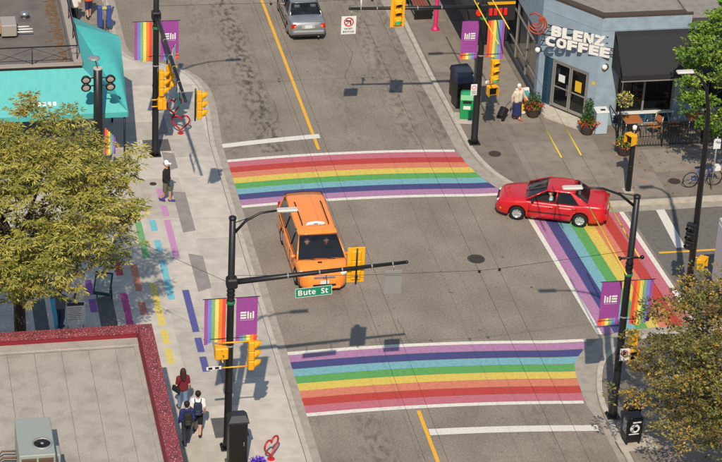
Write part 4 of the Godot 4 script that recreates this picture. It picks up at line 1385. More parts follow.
	for s in [-1, 1]:
		for k in 2:
			var c = Vector3(s * 0.47, 4.72 - k * 0.33, 0.1)
			part_tube("arm", [Vector3(s * 0.1, c.y, 0.0), Vector3(s * 0.4, c.y, 0.05)], 0.025, M.black, fp, 6)
			begin(true); lathe([Vector2(0.04, -0.14), Vector2(0.15, -0.05), Vector2(0.2, 0.06), Vector2(0.19, 0.08)], c, 16, Basis(Vector3.RIGHT, Vector3(s * 0.3, -0.25, 0.9).normalized(), Vector3(0, -0.9, -0.25).normalized()).orthonormalized())
			var f = done("floodlight", M.black, fp)
			begin(true); lathe([Vector2(0.18, 0.075), Vector2(0.02, 0.09)], c, 16, Basis(Vector3.RIGHT, Vector3(s * 0.3, -0.25, 0.9).normalized(), Vector3(0, -0.9, -0.25).normalized()).orthonormalized())
			done("lens", mat(Color8(170, 160, 150), 0.2), f)
	part_tube("disc_stem", [Vector3(0, 5.1, 0), Vector3(-0.12, 5.55, 0.05)], 0.02, M.black, fp, 6)
	begin(true); lathe([Vector2(0.23, 0), Vector2(0.23, 0.03), Vector2(0.12, 0.07), Vector2(0.02, 0.08)], Vector3(-0.15, 5.56, 0.05), 20)
	done("disc", M.grey_metal, fp)
	var fl = thing("pride_flag", "small rainbow flag hanging on the floodlight pole under the canopy", "flag", Vector3(-9.0, 2.65, -8.15))
	part_tube("staff", [Vector3(-0.15, -0.1, 0), Vector3(0.08, 0.15, 0)], 0.015, M.black, fl, 6)
	for i in 6:
		begin()
		var x0 = 0.02 + i * 0.07
		cloth_strip(x0, x0 + 0.07, 0.1 - i * 0.08, -1.05 - 0.06 * sin(i * 1.3), i * 0.4, 0.04)
		tag(done("stripe", M.flag[5 - i], fl), ["red", "orange", "yellow", "green", "blue", "violet"][i] + " stripe")

func build_wires():
	var h = 6.55
	var W = [[1.31, "overhead trolley wire over the right lane, left of its pair"], [2.0, "overhead trolley wire over the right lane, right of its pair"], [-2.76, "overhead trolley wire above the orange taxi's lane, left of its pair"], [-2.1, "overhead trolley wire above the orange taxi, right of its pair"], [6.1, "overhead wire with yellow sleeves crossing the red sedan, left one"], [6.85, "overhead wire with yellow sleeves crossing the red sedan, right one"]]
	for i in W.size():
		var x = W[i][0]
		var o = thing("trolley_wire", W[i][1], "wire", Vector3(x, h, 0), 0, "trolley wires")
		part_tube("wire", [Vector3(0, 0, -90), Vector3(0, 0, 45)], 0.0052, M.wire, o, 5)
		if i > 3:
			for s in [[-14.5, -6.3] if i == 4 else [-14.5, -7.6], [0.9, 3.2] if i == 4 else [0.9, 3.1], [6.9, 11.5] if i == 4 else [6.6, 10.4]]:
				part_tube("yellow_sleeve", [Vector3(0, 0, s[0]), Vector3(0, 0, s[1])], 0.028, M.yellow_wire, o, 6)
	var S = [[Vector3(-6.84, 6.75, 10.4), Vector3(-2.76, 6.6, 10.6), Vector3(1.31, 6.6, 10.75), Vector3(2.0, 6.6, 10.7), Vector3(6.6, 6.7, 10.2), "span wire strung between the two near poles"], [Vector3(-6.69, 6.75, -10.6), Vector3(-2.1, 6.6, -10.8), Vector3(2.0, 6.6, -10.8), Vector3(6.5, 6.75, -10.3), "span wire strung between the two far poles"], [Vector3(-6.84, 6.5, 10.5), Vector3(-9.2, 6.2, 7.2), Vector3(-12, 6.1, 3.5), "guy wire from the near left pole towards the big tree"]]
	for s in S:
		var label = s[-1]
		var o = thing("span_wire", label, "wire", Vector3.ZERO, 0, "span wires")
		part_tube("wire", s.slice(0, s.size() - 1), 0.007, M.wire, o, 5)
		if s.size() > 4:
			for p in s.slice(1, s.size() - 2): part_box("hanger", p - Vector3(0, 0.04, 0), Vector3(0.09, 0.1, 0.05), M.black, o, 0.01)

# ---------------------------------------------------------------- cars (local forward is +z, origin on the ground)
var S = {}

func car_ring(z: float) -> Array:
	var w = keyed(S.hw, z)
	var top = keyed(S.top, z)
	var yb = keyed(S.bot, z)
	for zc in [S.zf, S.zr]:
		var q = S.ra * S.ra - (z - zc) * (z - zc)
		if q > 0: yb = max(yb, S.wr + sqrt(q))
	var sh = max(top - 0.09, yb + 0.05)
	top = max(top, sh + 0.03)
	var half = [Vector2(0, yb), Vector2(w - 0.07, yb), Vector2(w - 0.012, yb + 0.02), Vector2(w, lerpf(yb, sh, 0.3)), Vector2(w + 0.004, lerpf(yb, sh, 0.62)), Vector2(w - 0.012, sh - 0.02), Vector2(w - 0.03, sh + 0.02), Vector2(w - 0.08, top - 0.012), Vector2(w * 0.62, top + 0.012), Vector2(w * 0.3, top + 0.022), Vector2(0, top + 0.026)]
	var r = []
	for i in half.size(): r.append(Vector3(half[i].x, half[i].y, z))
	for i in range(half.size() - 2, 0, -1): r.append(Vector3(-half[i].x, half[i].y, z))
	return r

func car_side(z: float, t: float, side: float, off: float) -> Vector3:
	# point on the body side; t 0 at the sill, 1 at the shoulder
	var r = car_ring(z)
	var f = t * 3.0
	var i = int(min(floor(f), 2.0))
	var p = r[2 + i].lerp(r[3 + i], f - i)
	return Vector3((p.x + off) * side, p.y, z)

func glass_pt(z: float, t: float, side: float, off = 0.0) -> Vector3:
	return Vector3((lerpf(float(S.wb), float(S.wt), t) + off) * side, lerpf(float(S.yb), float(S.yr) - 0.045, t), z)

func car_body(o, pm):
	var zs = []
	var L = S.len / 2.0
	for i in 45: zs.append(lerpf(-L, L, i / 44.0))
	for zc in [S.zf, S.zr]:
		for i in 15: zs.append(zc + S.ra * cos(PI * i / 14.0) * 0.9999)
		zs.append(zc + S.ra * 1.01); zs.append(zc - S.ra * 1.01)
	zs.sort()
	var rings = []
	var last = -99.0
	for z in zs:
		if z - last < 0.004: continue
		rings.append(car_ring(z))
		last = z
	begin(true); loft(rings)
	var body = done("body", pm, o)
	# roof shell
	rings = []
	for i in 9:
		var t = i / 8.0
		var z = lerpf(float(S.rf), float(S.rr), t)
		var w = S.wt * (1.0 - 0.05 * pow(2 * t - 1, 4.0)) + 0.02
		var y = S.yr - 0.025 * pow(2 * t - 1, 4.0) - 0.012 * pow(2 * t - 1, 2.0)
		var r = []
		for q in [[-1, -0.075], [-1.0, -0.035], [-0.9, -0.008], [-0.5, 0.008], [0, 0.014], [0.5, 0.008], [0.9, -0.008], [1.0, -0.035], [1, -0.075]]: r.append(Vector3(q[0] * w, y + q[1], z))
		r.reverse()
		rings.append(r)
	begin(true); loft(rings)
	done("roof", pm, o)
	# pillars
	for s in [-1.0, 1.0]:
		part_tube("pillar", [glass_pt(S.cowl, 0, s), glass_pt(S.rf - 0.02, 0.98, s, -0.015)], [0.04, 0.026], pm, o, 6)
		part_tube("pillar", [glass_pt(S.rb, 0, s, -0.03), glass_pt(S.rr + 0.06, 0.9, s, -0.03)], [0.05, 0.026], pm, o, 6)
		begin()
		var cq = [glass_pt(S.rb - 0.02, -0.02, s, 0.014), glass_pt(S.rb + S.cw, -0.02, s, 0.014), glass_pt(S.rr + S.cw * 0.55, 0.94, s, 0.01), glass_pt(S.rr + 0.02, 0.9, s, 0.002)]
		var ci = []
		for p in cq: ci.append(p - Vector3(0.04 * s, 0, 0))
		loft([ci, cq])
		done("quarter_panel", pm, o)
		for zb in S.pillars: part_tube("pillar", [glass_pt(zb, 0, s), glass_pt(zb - 0.03, 1, s)], 0.032, M.black_gloss if S.dark_pillars else pm, o, 6)
		part_tube("roof_rail_edge", [glass_pt(S.rf - 0.03, 0.95, s, -0.015), glass_pt((S.rf + S.rr) / 2, 0.97, s, 0.006), glass_pt(S.rr + 0.06, 0.93, s, -0.02)], 0.024, pm, o, 6)
	# windscreens, bowed slightly
	var screen = func(nm, zb, zt, bow):
		begin(true)
		var g = []
		for i in 9:
			var row = []
			for j in 4:
				var u = i / 4.0 - 1.0
				var t = j / 3.0
				var p = glass_pt(lerpf(float(zb), float(zt), t), t, 1.0, -0.005)
				row.append(Vector3(p.x * u, p.y + 0.012 + 0.016 * (1 - u * u), p.z + bow * (1 - u * u)))
			g.append(row)
		for i in 8:
			for j in 3: quad(g[i][j], g[i + 1][j], g[i + 1][j + 1], g[i][j + 1])
		done(nm, M.glass_screen if nm == "windscreen" else M.glass_dark, o)
	screen.call("windscreen", S.cowl, S.rf, 0.07)
	screen.call("rear_window", S.rb, S.rr, -0.05)
	# side windows between the pillars
	var posts = [S.cowl] + S.pillars + [S.rb]
	var tops = [S.rf]
	for p in S.pillars: tops.append(p - 0.03)
	tops.append(S.rr)
	for s in [-1.0, 1.0]:
		for i in posts.size() - 1:
			if S.open == i and s > 0: continue
			begin()
			var a = glass_pt(posts[i] - 0.03, 0.03, s)
			var b = glass_pt(posts[i + 1] + 0.03, 0.03, s)
			var c = glass_pt(tops[i + 1] + 0.02, 0.98, s)
			var d = glass_pt(tops[i] - 0.02, 0.98, s)
			quad(a, b, c, d)
			done("side_window", M.glass_dark, o)
		part_tube("belt_trim", [glass_pt(S.cowl - 0.05, 0, s, 0.02), glass_pt((S.cowl + S.rb) / 2, 0, s, 0.03), glass_pt(S.rb + 0.1, 0, s, 0.01)], 0.014, M.black_matte, o, 5)
	# dark cabin: tray, seats, wheel, dash
	begin(); box(Vector3(0, S.yb + 0.015, (S.cowl + S.rb) / 2), Vector3(S.wb * 1.9, 0.05, S.cowl - S.rb - 0.12), 0.01)
	done("cabin_floor", M.dark_in, o)
	part_box("dashboard", Vector3(0, S.yb + 0.06, S.cowl - 0.3), Vector3(S.wb * 1.8, 0.1, 0.34), M.dark_in, o, 0.03)
	for s in [-1.0, 1.0]:
		for z in S.seats:
			part_box("seat", Vector3(s * 0.36, S.yb + 0.1, z), Vector3(0.48, 0.32, 0.16), M.panel_dark, o, 0.05, Basis(Vector3.RIGHT, -0.2))
			part_box("headrest", Vector3(s * 0.36, S.yb + 0.33, z - 0.05), Vector3(0.26, 0.15, 0.1), M.panel_dark, o, 0.03)
	begin(true); tube(arc(Vector3(0.36, S.yb + 0.12, S.cowl - 0.52), Vector3(0.18, 0, 0), Vector3(0, 0.16, -0.08), 0, TAU, 18), 0.016, 6, false)
	done("steering_wheel", M.black_matte, o)
	# doors, handles, side moulding
	for s in [-1.0, 1.0]:
		for i in S.doors.size():
			var dz = S.doors[i]
			var dp = door_panel(dz[0], dz[1], s, pm, o)
			part_box("handle", car_side(lerpf(float(dz[0]), float(dz[1]), 0.14), 0.86, s, 0.022), Vector3(0.03, 0.03, 0.16), S.handle, dp, 0.01)
		if S.mould:
			var pts = []
			for i in 13: pts.append(car_side(lerpf(S.zr + S.ra + 0.06, S.zf - S.ra - 0.06, i / 12.0), 0.5, s, 0.014))
			part_tube("side_moulding", pts, 0.024, M.black_matte, o, 6)
		# mirror
		var mr = glass_pt(S.cowl - 0.28, 0.06, s, 0.12)
		begin(true); ball(mr, Vector3(0.1, 0.07, 0.06), 10, 7)
		done("mirror", S.mirror, o)
		part_tube("mirror_foot", [glass_pt(S.cowl - 0.22, 0.0, s, 0.0), mr], 0.02, M.black_matte, o, 5)
	# wheels
	for zc in [S.zf, S.zr]:
		for s in [-1.0, 1.0]:
			var w = Node3D.new()
			w.name = "wheel"
			o.add_child(w, true)
			w.position = Vector3(s * (keyed(S.hw, zc) - 0.11), S.wr, zc)
			var B = Basis(Vector3.UP, Vector3.RIGHT * s, Vector3.BACK * -s)
			var R = S.wr
			begin(true); lathe([Vector2(R * 0.62, -0.09), Vector2(R * 0.9, -0.1), Vector2(R * 0.985, -0.075), Vector2(R, 0.0), Vector2(R * 0.985, 0.075), Vector2(R * 0.9, 0.1), Vector2(R * 0.62, 0.09)], Vector3.ZERO, 28, B, false)
			done("tyre", M.rubber, w)
			begin(true); lathe([Vector2(R * 0.64, -0.08), Vector2(R * 0.64, 0.085), Vector2(R * 0.57, 0.085), Vector2(R * 0.53, 0.04), Vector2(0.02, 0.045)], Vector3.ZERO, 24, B)
			done("rim", S.rim, w)
			begin(); lathe([Vector2(0.05, 0.04), Vector2(0.045, 0.085), Vector2(0.01, 0.09)], Vector3.ZERO, 12, B)
			done("hub", S.rim, w)
			for k in 7:
				var a = TAU * k / 7
				part_box("spoke", B * Vector3(cos(a) * R * 0.33, 0.065, sin(a) * R * 0.33), Vector3(R * 0.5, 0.03, 0.055), S.rim, w, 0.008, B * Basis(Vector3.UP, -a))
	return body

func door_panel(z0, z1, s, pm, o):
	begin(true)
	var g = []
	for i in 9:
		var row = []
		for j in 7:
			var t = lerpf(0.06, 0.97, j / 6.0)
			row.append(car_side(lerpf(float(z0), float(z1), i / 8.0), t, s, 0.009))
		g.append(row)
	for i in 8:
		for j in 6: quad(g[i][j], g[i + 1][j], g[i + 1][j + 1], g[i][j + 1])
	var inn = Vector3(-0.012 * s, 0, 0)
	for j in 6:
		quad(g[0][j], g[0][j + 1], g[0][j + 1] + inn, g[0][j] + inn)
		quad(g[8][j + 1], g[8][j], g[8][j] + inn, g[8][j + 1] + inn)
	for i in 8:
		quad(g[i + 1][0], g[i][0], g[i][0] + inn, g[i + 1][0] + inn)
		quad(g[i][6], g[i + 1][6], g[i + 1][6] + inn, g[i][6] + inn)
	# the shut line stays open: a dark gasket strip at each upright edge
	var d = done("door", pm, o)
	for z in [z0 - 0.012, z1 + 0.012]:
		var pts = []
		for j in 6: pts.append(car_side(z, lerpf(0.04, 0.98, j / 5.0), s, 0.0))
		part_tube("gasket", pts, 0.008, M.black_matte, d, 5)
	return d

func build_cars():
	var plate = mat(pc(235, 235, 235), 0.5)
	# red sedan
	S = {"len": 4.38, "zf": 1.3, "zr": -1.175, "ra": 0.345, "wr": 0.3,
		"top": [[-2.19, 0.78], [-2.12, 0.93], [-2.0, 0.985], [-1.35, 1.0], [-0.9, 0.94], [0.95, 0.93], [1.3, 0.885], [1.75, 0.82], [2.02, 0.74], [2.13, 0.64], [2.19, 0.5]],
		"hw": [[-2.19, 0.64], [-2.12, 0.72], [-1.95, 0.795], [-1.5, 0.835], [0, 0.85], [1.4, 0.835], [1.85, 0.77], [2.08, 0.66], [2.19, 0.5]],
		"bot": [[-2.19, 0.44], [-2.1, 0.3], [-1.7, 0.22], [1.75, 0.2], [2.08, 0.22], [2.19, 0.34]],
		"cowl": 1.0, "rf": 0.22, "rr": -0.9, "rb": -1.45, "yb": 0.945, "yr": 1.41, "wb": 0.76, "wt": 0.58, "pillars": [-0.18], "dark_pillars": false, "open": 0, "cw": 0.34,
		"seats": [-0.25, -1.0], "doors": [[-1.0, -0.2], [-0.16, 0.84]], "mould": true, "handle": M.black_matte, "mirror": M.black_matte, "rim": mat(Color8(190, 190, 190), 0.35, 0.5)}
	var red = paint(pc(214, 24, 34), 0.3)
	var o = thing("red_sedan", "red four-door sedan turning out of the side street", "car", Vector3(8.23, 0.0, -4.27), atan2(-0.937, -0.348), "cars at the crossing")
	car_body(o, red)
	for s in [-1.0, 1.0]:
		part_box("headlight", Vector3(s * 0.5, 0.63, 2.04), Vector3(0.3, 0.12, 0.14), mat(Color8(225, 228, 230), 0.1), o, 0.04, Basis(Vector3.UP, s * 0.5))
		part_box("tail_light", Vector3(s * 0.62, 0.78, -2.1), Vector3(0.28, 0.17, 0.12), mat(Color8(150, 14, 16), 0.2), o, 0.03, Basis(Vector3.UP, s * 0.5))
		part_box("indicator", Vector3(s * 0.66, 0.42, 1.98), Vector3(0.18, 0.08, 0.1), mat(Color8(220, 120, 30), 0.3), o, 0.02, Basis(Vector3.UP, s * 0.7))
	part_box("grille", Vector3(0, 0.62, 2.13), Vector3(0.66, 0.1, 0.08), M.black_matte, o, 0.02)
	part_box("front_bumper", Vector3(0, 0.36, 2.12), Vector3(1.0, 0.2, 0.16), M.black_matte, o, 0.05)
	part_box("rear_bumper", Vector3(0, 0.45, -2.16), Vector3(1.34, 0.2, 0.14), red, o, 0.05)
	part_box("bumper_strip", Vector3(0, 0.46, -2.235), Vector3(1.2, 0.05, 0.02), M.black_matte, o, 0.008)
	part_box("number_plate", Vector3(0, 0.7, -2.2), Vector3(0.32, 0.16, 0.02), plate, o, 0.005, Basis(Vector3.RIGHT, 0.15))
	part_box("fuel_flap", car_side(-1.5, 0.8, -1.0, 0.004), Vector3(0.012, 0.15, 0.15), red, o, 0.004)
	part_tube("aerial", [Vector3(0, 1.41, -0.75), Vector3(0, 1.62, -1.0)], 0.006, M.black_matte, o, 4)
	for k in 2: part_tube("wiper", [Vector3(0.35 - k * 0.6, 0.985, 1.02), Vector3(-0.12 - k * 0.5, 1.06, 0.93)], 0.012, M.black_matte, o, 4)
	# orange minivan taxi
	S = {"len": 5.1, "zf": 1.6, "zr": -1.43, "ra": 0.39, "wr": 0.34,
		"top": [[-2.55, 0.86], [-2.5, 1.05], [-2.3, 1.08], [1.7, 1.08], [1.9, 1.05], [2.15, 0.98], [2.32, 0.9], [2.45, 0.78], [2.52, 0.64], [2.55, 0.5]],
		"hw": [[-2.55, 0.86], [-2.48, 0.92], [-2.2, 0.97], [0, 0.985], [1.6, 0.97], [2.1, 0.91], [2.36, 0.8], [2.5, 0.64], [2.55, 0.48]],
		"bot": [[-2.55, 0.44], [-2.4, 0.28], [2.2, 0.22], [2.48, 0.24], [2.55, 0.32]],
		"cowl": 1.78, "rf": 0.92, "rr": -2.3, "rb": -2.44, "yb": 1.08, "yr": 1.74, "wb": 0.92, "wt": 0.72, "pillars": [0.5, -0.75], "dark_pillars": true, "open": -1, "cw": 0.2,
		"seats": [0.35, -0.6, -1.6], "doors": [[0.54, 1.18], [-1.02, 0.46]], "mould": false, "handle": M.black_matte, "mirror": M.black_matte, "rim": mat(Color8(170, 170, 170), 0.35, 0.5)}
	var orange = paint(pc(255, 146, 52, 0.9), 0.3)
	var bz = Vector3(-1.82, crown(-1.82) - 0.02, -1.62)
	o = thing("orange_taxi", "orange minivan taxi with a white roof sign driving towards the camera", "car", bz, 0.0, "cars at the crossing")
	S.mirror = orange
	car_body(o, orange)
	for s in [-1.0, 1.0]:
		part_box("headlight", Vector3(s * 0.7, 0.82, 2.2), Vector3(0.36, 0.19, 0.4), mat(Color8(228, 230, 232), 0.08), o, 0.06, Basis(Vector3.UP, s * 0.55) * Basis(Vector3.RIGHT, 0.3))
		part_box("tail_light", Vector3(s * 0.88, 1.0, -2.46), Vector3(0.14, 0.5, 0.14), mat(Color8(150, 14, 16), 0.2), o, 0.04)
		part_tube("roof_rack_rail", [Vector3(s * 0.5, 1.76, 0.35), Vector3(s * 0.5, 1.8, 0.2), Vector3(s * 0.5, 1.8, -1.3), Vector3(s * 0.5, 1.76, -1.45)], 0.022, M.black_matte, o, 6)
		part_box("sliding_rail", car_side(-1.55, 0.88, s, 0.006), Vector3(0.014, 0.03, 0.9), M.black_matte, o)
		part_box("fog_light", Vector3(s * 0.62, 0.42, 2.36), Vector3(0.2, 0.1, 0.1), M.black_matte, o, 0.03, Basis(Vector3.UP, s * 0.5))
	part_box("grille", Vector3(0, 0.72, 2.5), Vector3(0.8, 0.09, 0.08), M.chrome, o, 0.03)
	part_box("emblem", Vector3(0, 0.745, 2.55), Vector3(0.14, 0.1, 0.03), M.chrome, o, 0.02)
	part_box("lower_grille", Vector3(0, 0.42, 2.53), Vector3(0.9, 0.13, 0.06), M.black_matte, o, 0.03)
	part_box("front_bumper", Vector3(0, 0.31, 2.5), Vector3(1.24, 0.12, 0.14), orange, o, 0.04)
	part_box("number_plate", Vector3(0, 0.55, 2.56), Vector3(0.32, 0.15, 0.02), plate, o, 0.005)
	for k in 2: part_tube("wiper", [Vector3(0.5 - k * 0.75, 1.12, 1.84), Vector3(-0.15 - k * 0.55, 1.18, 1.76)], 0.013, M.black_matte, o, 4)
	part_box("hood_scoop", Vector3(-0.1, 1.08, 1.98), Vector3(0.16, 0.03, 0.08), M.black_matte, o, 0.01)
	var ts = thing("taxi_roof_sign", "white curved taxi sign on the roof of the orange minivan", "sign", bz + Vector3(0, 1.755, 0.33))
	begin(true)
	var rr = []
	for i in 9:
		var u = i / 4.0 - 1.0
		var hgt = 0.13 * sqrt(max(0.05, 1.0 - u * u * 0.8))
		rr.append([Vector3(u * 0.36, 0, 0.07), Vector3(u * 0.36, hgt, 0.04), Vector3(u * 0.36, hgt, -0.04), Vector3(u * 0.36, 0, -0.07)])
	loft(rr)
	done("sign_body", M.white, ts)
	lettering("TAXI", M.black_gloss, ts, Vector3(0, 0.06, 0.066), 0.055)
	# silver sedan
	S = {"len": 4.26, "zf": 1.28, "zr": -1.16, "ra": 0.335, "wr": 0.29,
		"top": [[-2.13, 0.72], [-2.1, 0.9], [-2.02, 0.97], [-1.4, 0.985], [-0.9, 0.93], [0.95, 0.92], [1.4, 0.86], [1.85, 0.76], [2.05, 0.66], [2.13, 0.5]],
		"hw": [[-2.13, 0.7], [-2.06, 0.77], [-1.8, 0.815], [0, 0.835], [1.4, 0.82], [1.85, 0.74], [2.05, 0.62], [2.13, 0.46]],
		"bot": [[-2.13, 0.4], [-2.02, 0.27], [-1.7, 0.22], [1.75, 0.2], [2.05, 0.22], [2.13, 0.34]],
		"cowl": 0.98, "rf": 0.2, "rr": -0.88, "rb": -1.42, "yb": 0.93, "yr": 1.4, "wb": 0.755, "wt": 0.58, "pillars": [-0.18], "dark_pillars": true, "open": 0, "cw": 0.34,
		"seats": [-0.25, -1.0], "doors": [[-1.0, -0.2], [-0.16, 0.84]], "mould": true, "handle": M.black_matte, "mirror": M.black_matte, "rim": mat(Color8(170, 170, 170), 0.35, 0.5)}
	var silver = paint(Color8(150, 150, 152), 0.32)
	silver.metallic = 0.55
	o = thing("silver_sedan", "silver sedan driving away at the top of the street", "car", Vector3(1.36, crown(1.36) - 0.02, -22.85), PI, "cars at the crossing")
	car_body(o, silver)
	for s in [-1.0, 1.0]:
		var tl = part_box("tail_light", Vector3(s * 0.64, 0.76, -2.07), Vector3(0.26, 0.22, 0.1), mat(Color8(190, 22, 18), 0.2), o, 0.04, Basis(Vector3.UP, s * 0.3))
		part_box("indicator", Vector3(s * 0.6, 0.76, -2.125), Vector3(0.1, 0.1, 0.03), mat(Color8(235, 140, 40), 0.25), tl, 0.015, Basis(Vector3.UP, s * 0.3))
		part_box("headlight", Vector3(s * 0.5, 0.62, 2.02), Vector3(0.3, 0.13, 0.14), mat(Color8(225, 228, 230), 0.1), o, 0.04, Basis(Vector3.UP, s * 0.5))
	part_box("rear_bumper", Vector3(0, 0.46, -2.12), Vector3(1.46, 0.22, 0.16), silver, o, 0.06)
	part_box("lower_valance", Vector3(0, 0.31, -2.1), Vector3(1.4, 0.1, 0.12), M.black_matte, o, 0.03)
	part_box("number_plate", Vector3(0, 0.74, -2.15), Vector3(0.34, 0.15, 0.02), plate, o, 0.004)
	part_box("plate_recess", Vector3(0, 0.76, -2.13), Vector3(0.6, 0.22, 0.03), mat(Color8(170, 170, 172), 0.4), o, 0.015)
	part_box("boot_lip", Vector3(0, 0.975, -2.04), Vector3(1.3, 0.025, 0.06), silver, o, 0.01)
	part_box("exhaust", Vector3(-0.45, 0.27, -2.12), Vector3(0.07, 0.06, 0.16), M.steel, o, 0.02)
	# white box truck parked beyond the near right tree
	var tr = thing("box_truck", "white box truck parked on the side street at the right edge", "truck", Vector3(12.48, 0, 3.9))
	var wm = mat(pc(205, 208, 214), 0.5, 0, "wear", 0.6)
	part_box("cargo_box", Vector3(2.6, 2.2, 0), Vector3(5.2, 2.6, 2.25), wm, tr, 0.03)
	for s in [-1.0, 1.0]:
		part_box("rear_door", Vector3(-0.012, 2.15, s * 0.54), Vector3(0.03, 2.35, 1.04), wm, tr, 0.008)
		part_box("tail_light", Vector3(-0.01, 0.8, s * 0.95), Vector3(0.05, 0.12, 0.2), mat(Color8(150, 14, 16), 0.3), tr, 0.01)
	part_box("chassis", Vector3(3.6, 0.72, 0), Vector3(7.2, 0.3, 0.9), M.black_matte, tr, 0.02)
	part_box("rear_bumper", Vector3(-0.05, 0.6, 0), Vector3(0.12, 0.16, 2.1), M.steel, tr, 0.02)
	part_box("cab", Vector3(6.2, 1.5, 0), Vector3(1.7, 1.7, 2.0), wm, tr, 0.18)
	for x in [1.4, 6.1]:
		for s in [-1.0, 1.0]:
			begin(true); lathe([Vector2(0.2, -0.12), Vector2(0.4, -0.12), Vector2(0.42, 0), Vector2(0.4, 0.12), Vector2(0.2, 0.12)], Vector3(x, 0.42, s * 0.95), 24, Basis(Vector3.RIGHT, Vector3.BACK, Vector3.DOWN))
			done("wheel", M.rubber, tr)

# ---------------------------------------------------------------- people
func nets(bones: Array, cell: float, k: float):
	# surface nets over a smooth union of tapered capsules; leaves the mesh in st
	var lo = Vector3.ONE * 1e9
	var hi = Vector3.ONE * -1e9
	for b in bones:
		for e in [[b[0], b[1]], [b[2], b[3]]]:
			lo = lo.min(e[0] - Vector3.ONE * (e[1] + cell * 2 + k * 0.3))
			hi = hi.max(e[0] + Vector3.ONE * (e[1] + cell * 2 + k * 0.3))
	var n = Vector3i(((hi - lo) / cell).ceil()) + Vector3i.ONE
	var sy = n.x
	var sz = n.x * n.y
	var F = PackedFloat32Array()
	F.resize(sz * n.z)
	F.fill(1.0)
	for b in bones:
		var a: Vector3 = b[0]
		var ra: float = b[1]
		var ab: Vector3 = b[2] - b[0]
		var rd: float = b[3] - b[1]
		var l2: float = max(ab.length_squared(), 1e-8)
		var mr = max(b[1], b[3]) + k + cell
		var i0 = Vector3i(((b[0].min(b[2]) - Vector3.ONE * mr - lo) / cell).floor()).clamp(Vector3i.ZERO, n - Vector3i.ONE)
		var i1 = Vector3i(((b[0].max(b[2]) + Vector3.ONE * mr - lo) / cell).ceil()).clamp(Vector3i.ZERO, n - Vector3i.ONE)
		for z in range(i0.z, i1.z + 1):
			for y in range(i0.y, i1.y + 1):
				var q = z * sz + y * sy
				var p = Vector3(lo.x + i0.x * cell, lo.y + y * cell, lo.z + z * cell) - a
				for x in range(i0.x, i1.x + 1):
					var t = clampf(p.dot(ab) / l2, 0.0, 1.0)
					var d = (p - ab * t).length() - ra - rd * t
					var f = F[q + x]
					var h = maxf(k - absf(f - d), 0.0) / k
					F[q + x] = minf(f, d) - h * h * k * 0.25
					p.x += cell
	var idx = {}
	var verts = []
	var off = [0, 1, sy, sy + 1, sz, sz + 1, sz + sy, sz + sy + 1]
	var cor = [Vector3(0, 0, 0), Vector3(1, 0, 0), Vector3(0, 1, 0), Vector3(1, 1, 0), Vector3(0, 0, 1), Vector3(1, 0, 1), Vector3(0, 1, 1), Vector3(1, 1, 1)]
	var eds = [[0, 1], [2, 3], [4, 5], [6, 7], [0, 2], [1, 3], [4, 6], [5, 7], [0, 4], [1, 5], [2, 6], [3, 7]]
	for z in n.z - 1:
		for y in n.y - 1:
			var q = z * sz + y * sy
			for x in n.x - 1:
				var c = 0
				for i in 8:
					if F[q + x + off[i]] < 0.0: c += 1
				if c == 0 or c == 8: continue
				var sum = Vector3.ZERO
				var m = 0
				for e in eds:
					var fa = F[q + x + off[e[0]]]
					var fb = F[q + x + off[e[1]]]
					if (fa < 0.0) != (fb < 0.0):
						sum += cor[e[0]].lerp(cor[e[1]], fa / (fa - fb))
						m += 1
				idx[q + x] = verts.size()
				verts.append(lo + (Vector3(x, y, z) + sum / m) * cell)
	for v in verts: st.add_vertex(v)
	for key in idx:
		var f0 = F[key] < 0.0
		for ax in 3:
			var s1 = [1, sy, sz][ax]
			if key + s1 >= F.size(): continue
			var f1 = F[key + s1] < 0.0
			if f0 == f1: continue
			var u = [sy, sz, 1][ax]
			var w = [sz, 1, sy][ax]
			var ks = [key, key - u, key - u - w, key - w]
			var ok = true
			for kk in ks:
				if not idx.has(kk): ok = false
			if not ok: continue
			var ids = [idx[ks[0]], idx[ks[1]], idx[ks[2]], idx[ks[3]]]
			if f0: ids = [ids[3], ids[2], ids[1], ids[0]]
			for i in [0, 1, 2, 0, 2, 3]: st.add_index(ids[i])

func nets_mesh(bones, cell, k):
	st = SurfaceTool.new()
	st.begin(Mesh.PRIMITIVE_TRIANGLES)
	st.set_smooth_group(0)
	nets(bones, cell, k)
	st.generate_normals()
	return st.commit()

func fat(bones: Array, by: float) -> Array:
	var o = []
	for b in bones: o.append([b[0], b[1] + by, b[2], b[3] + by])
	return o

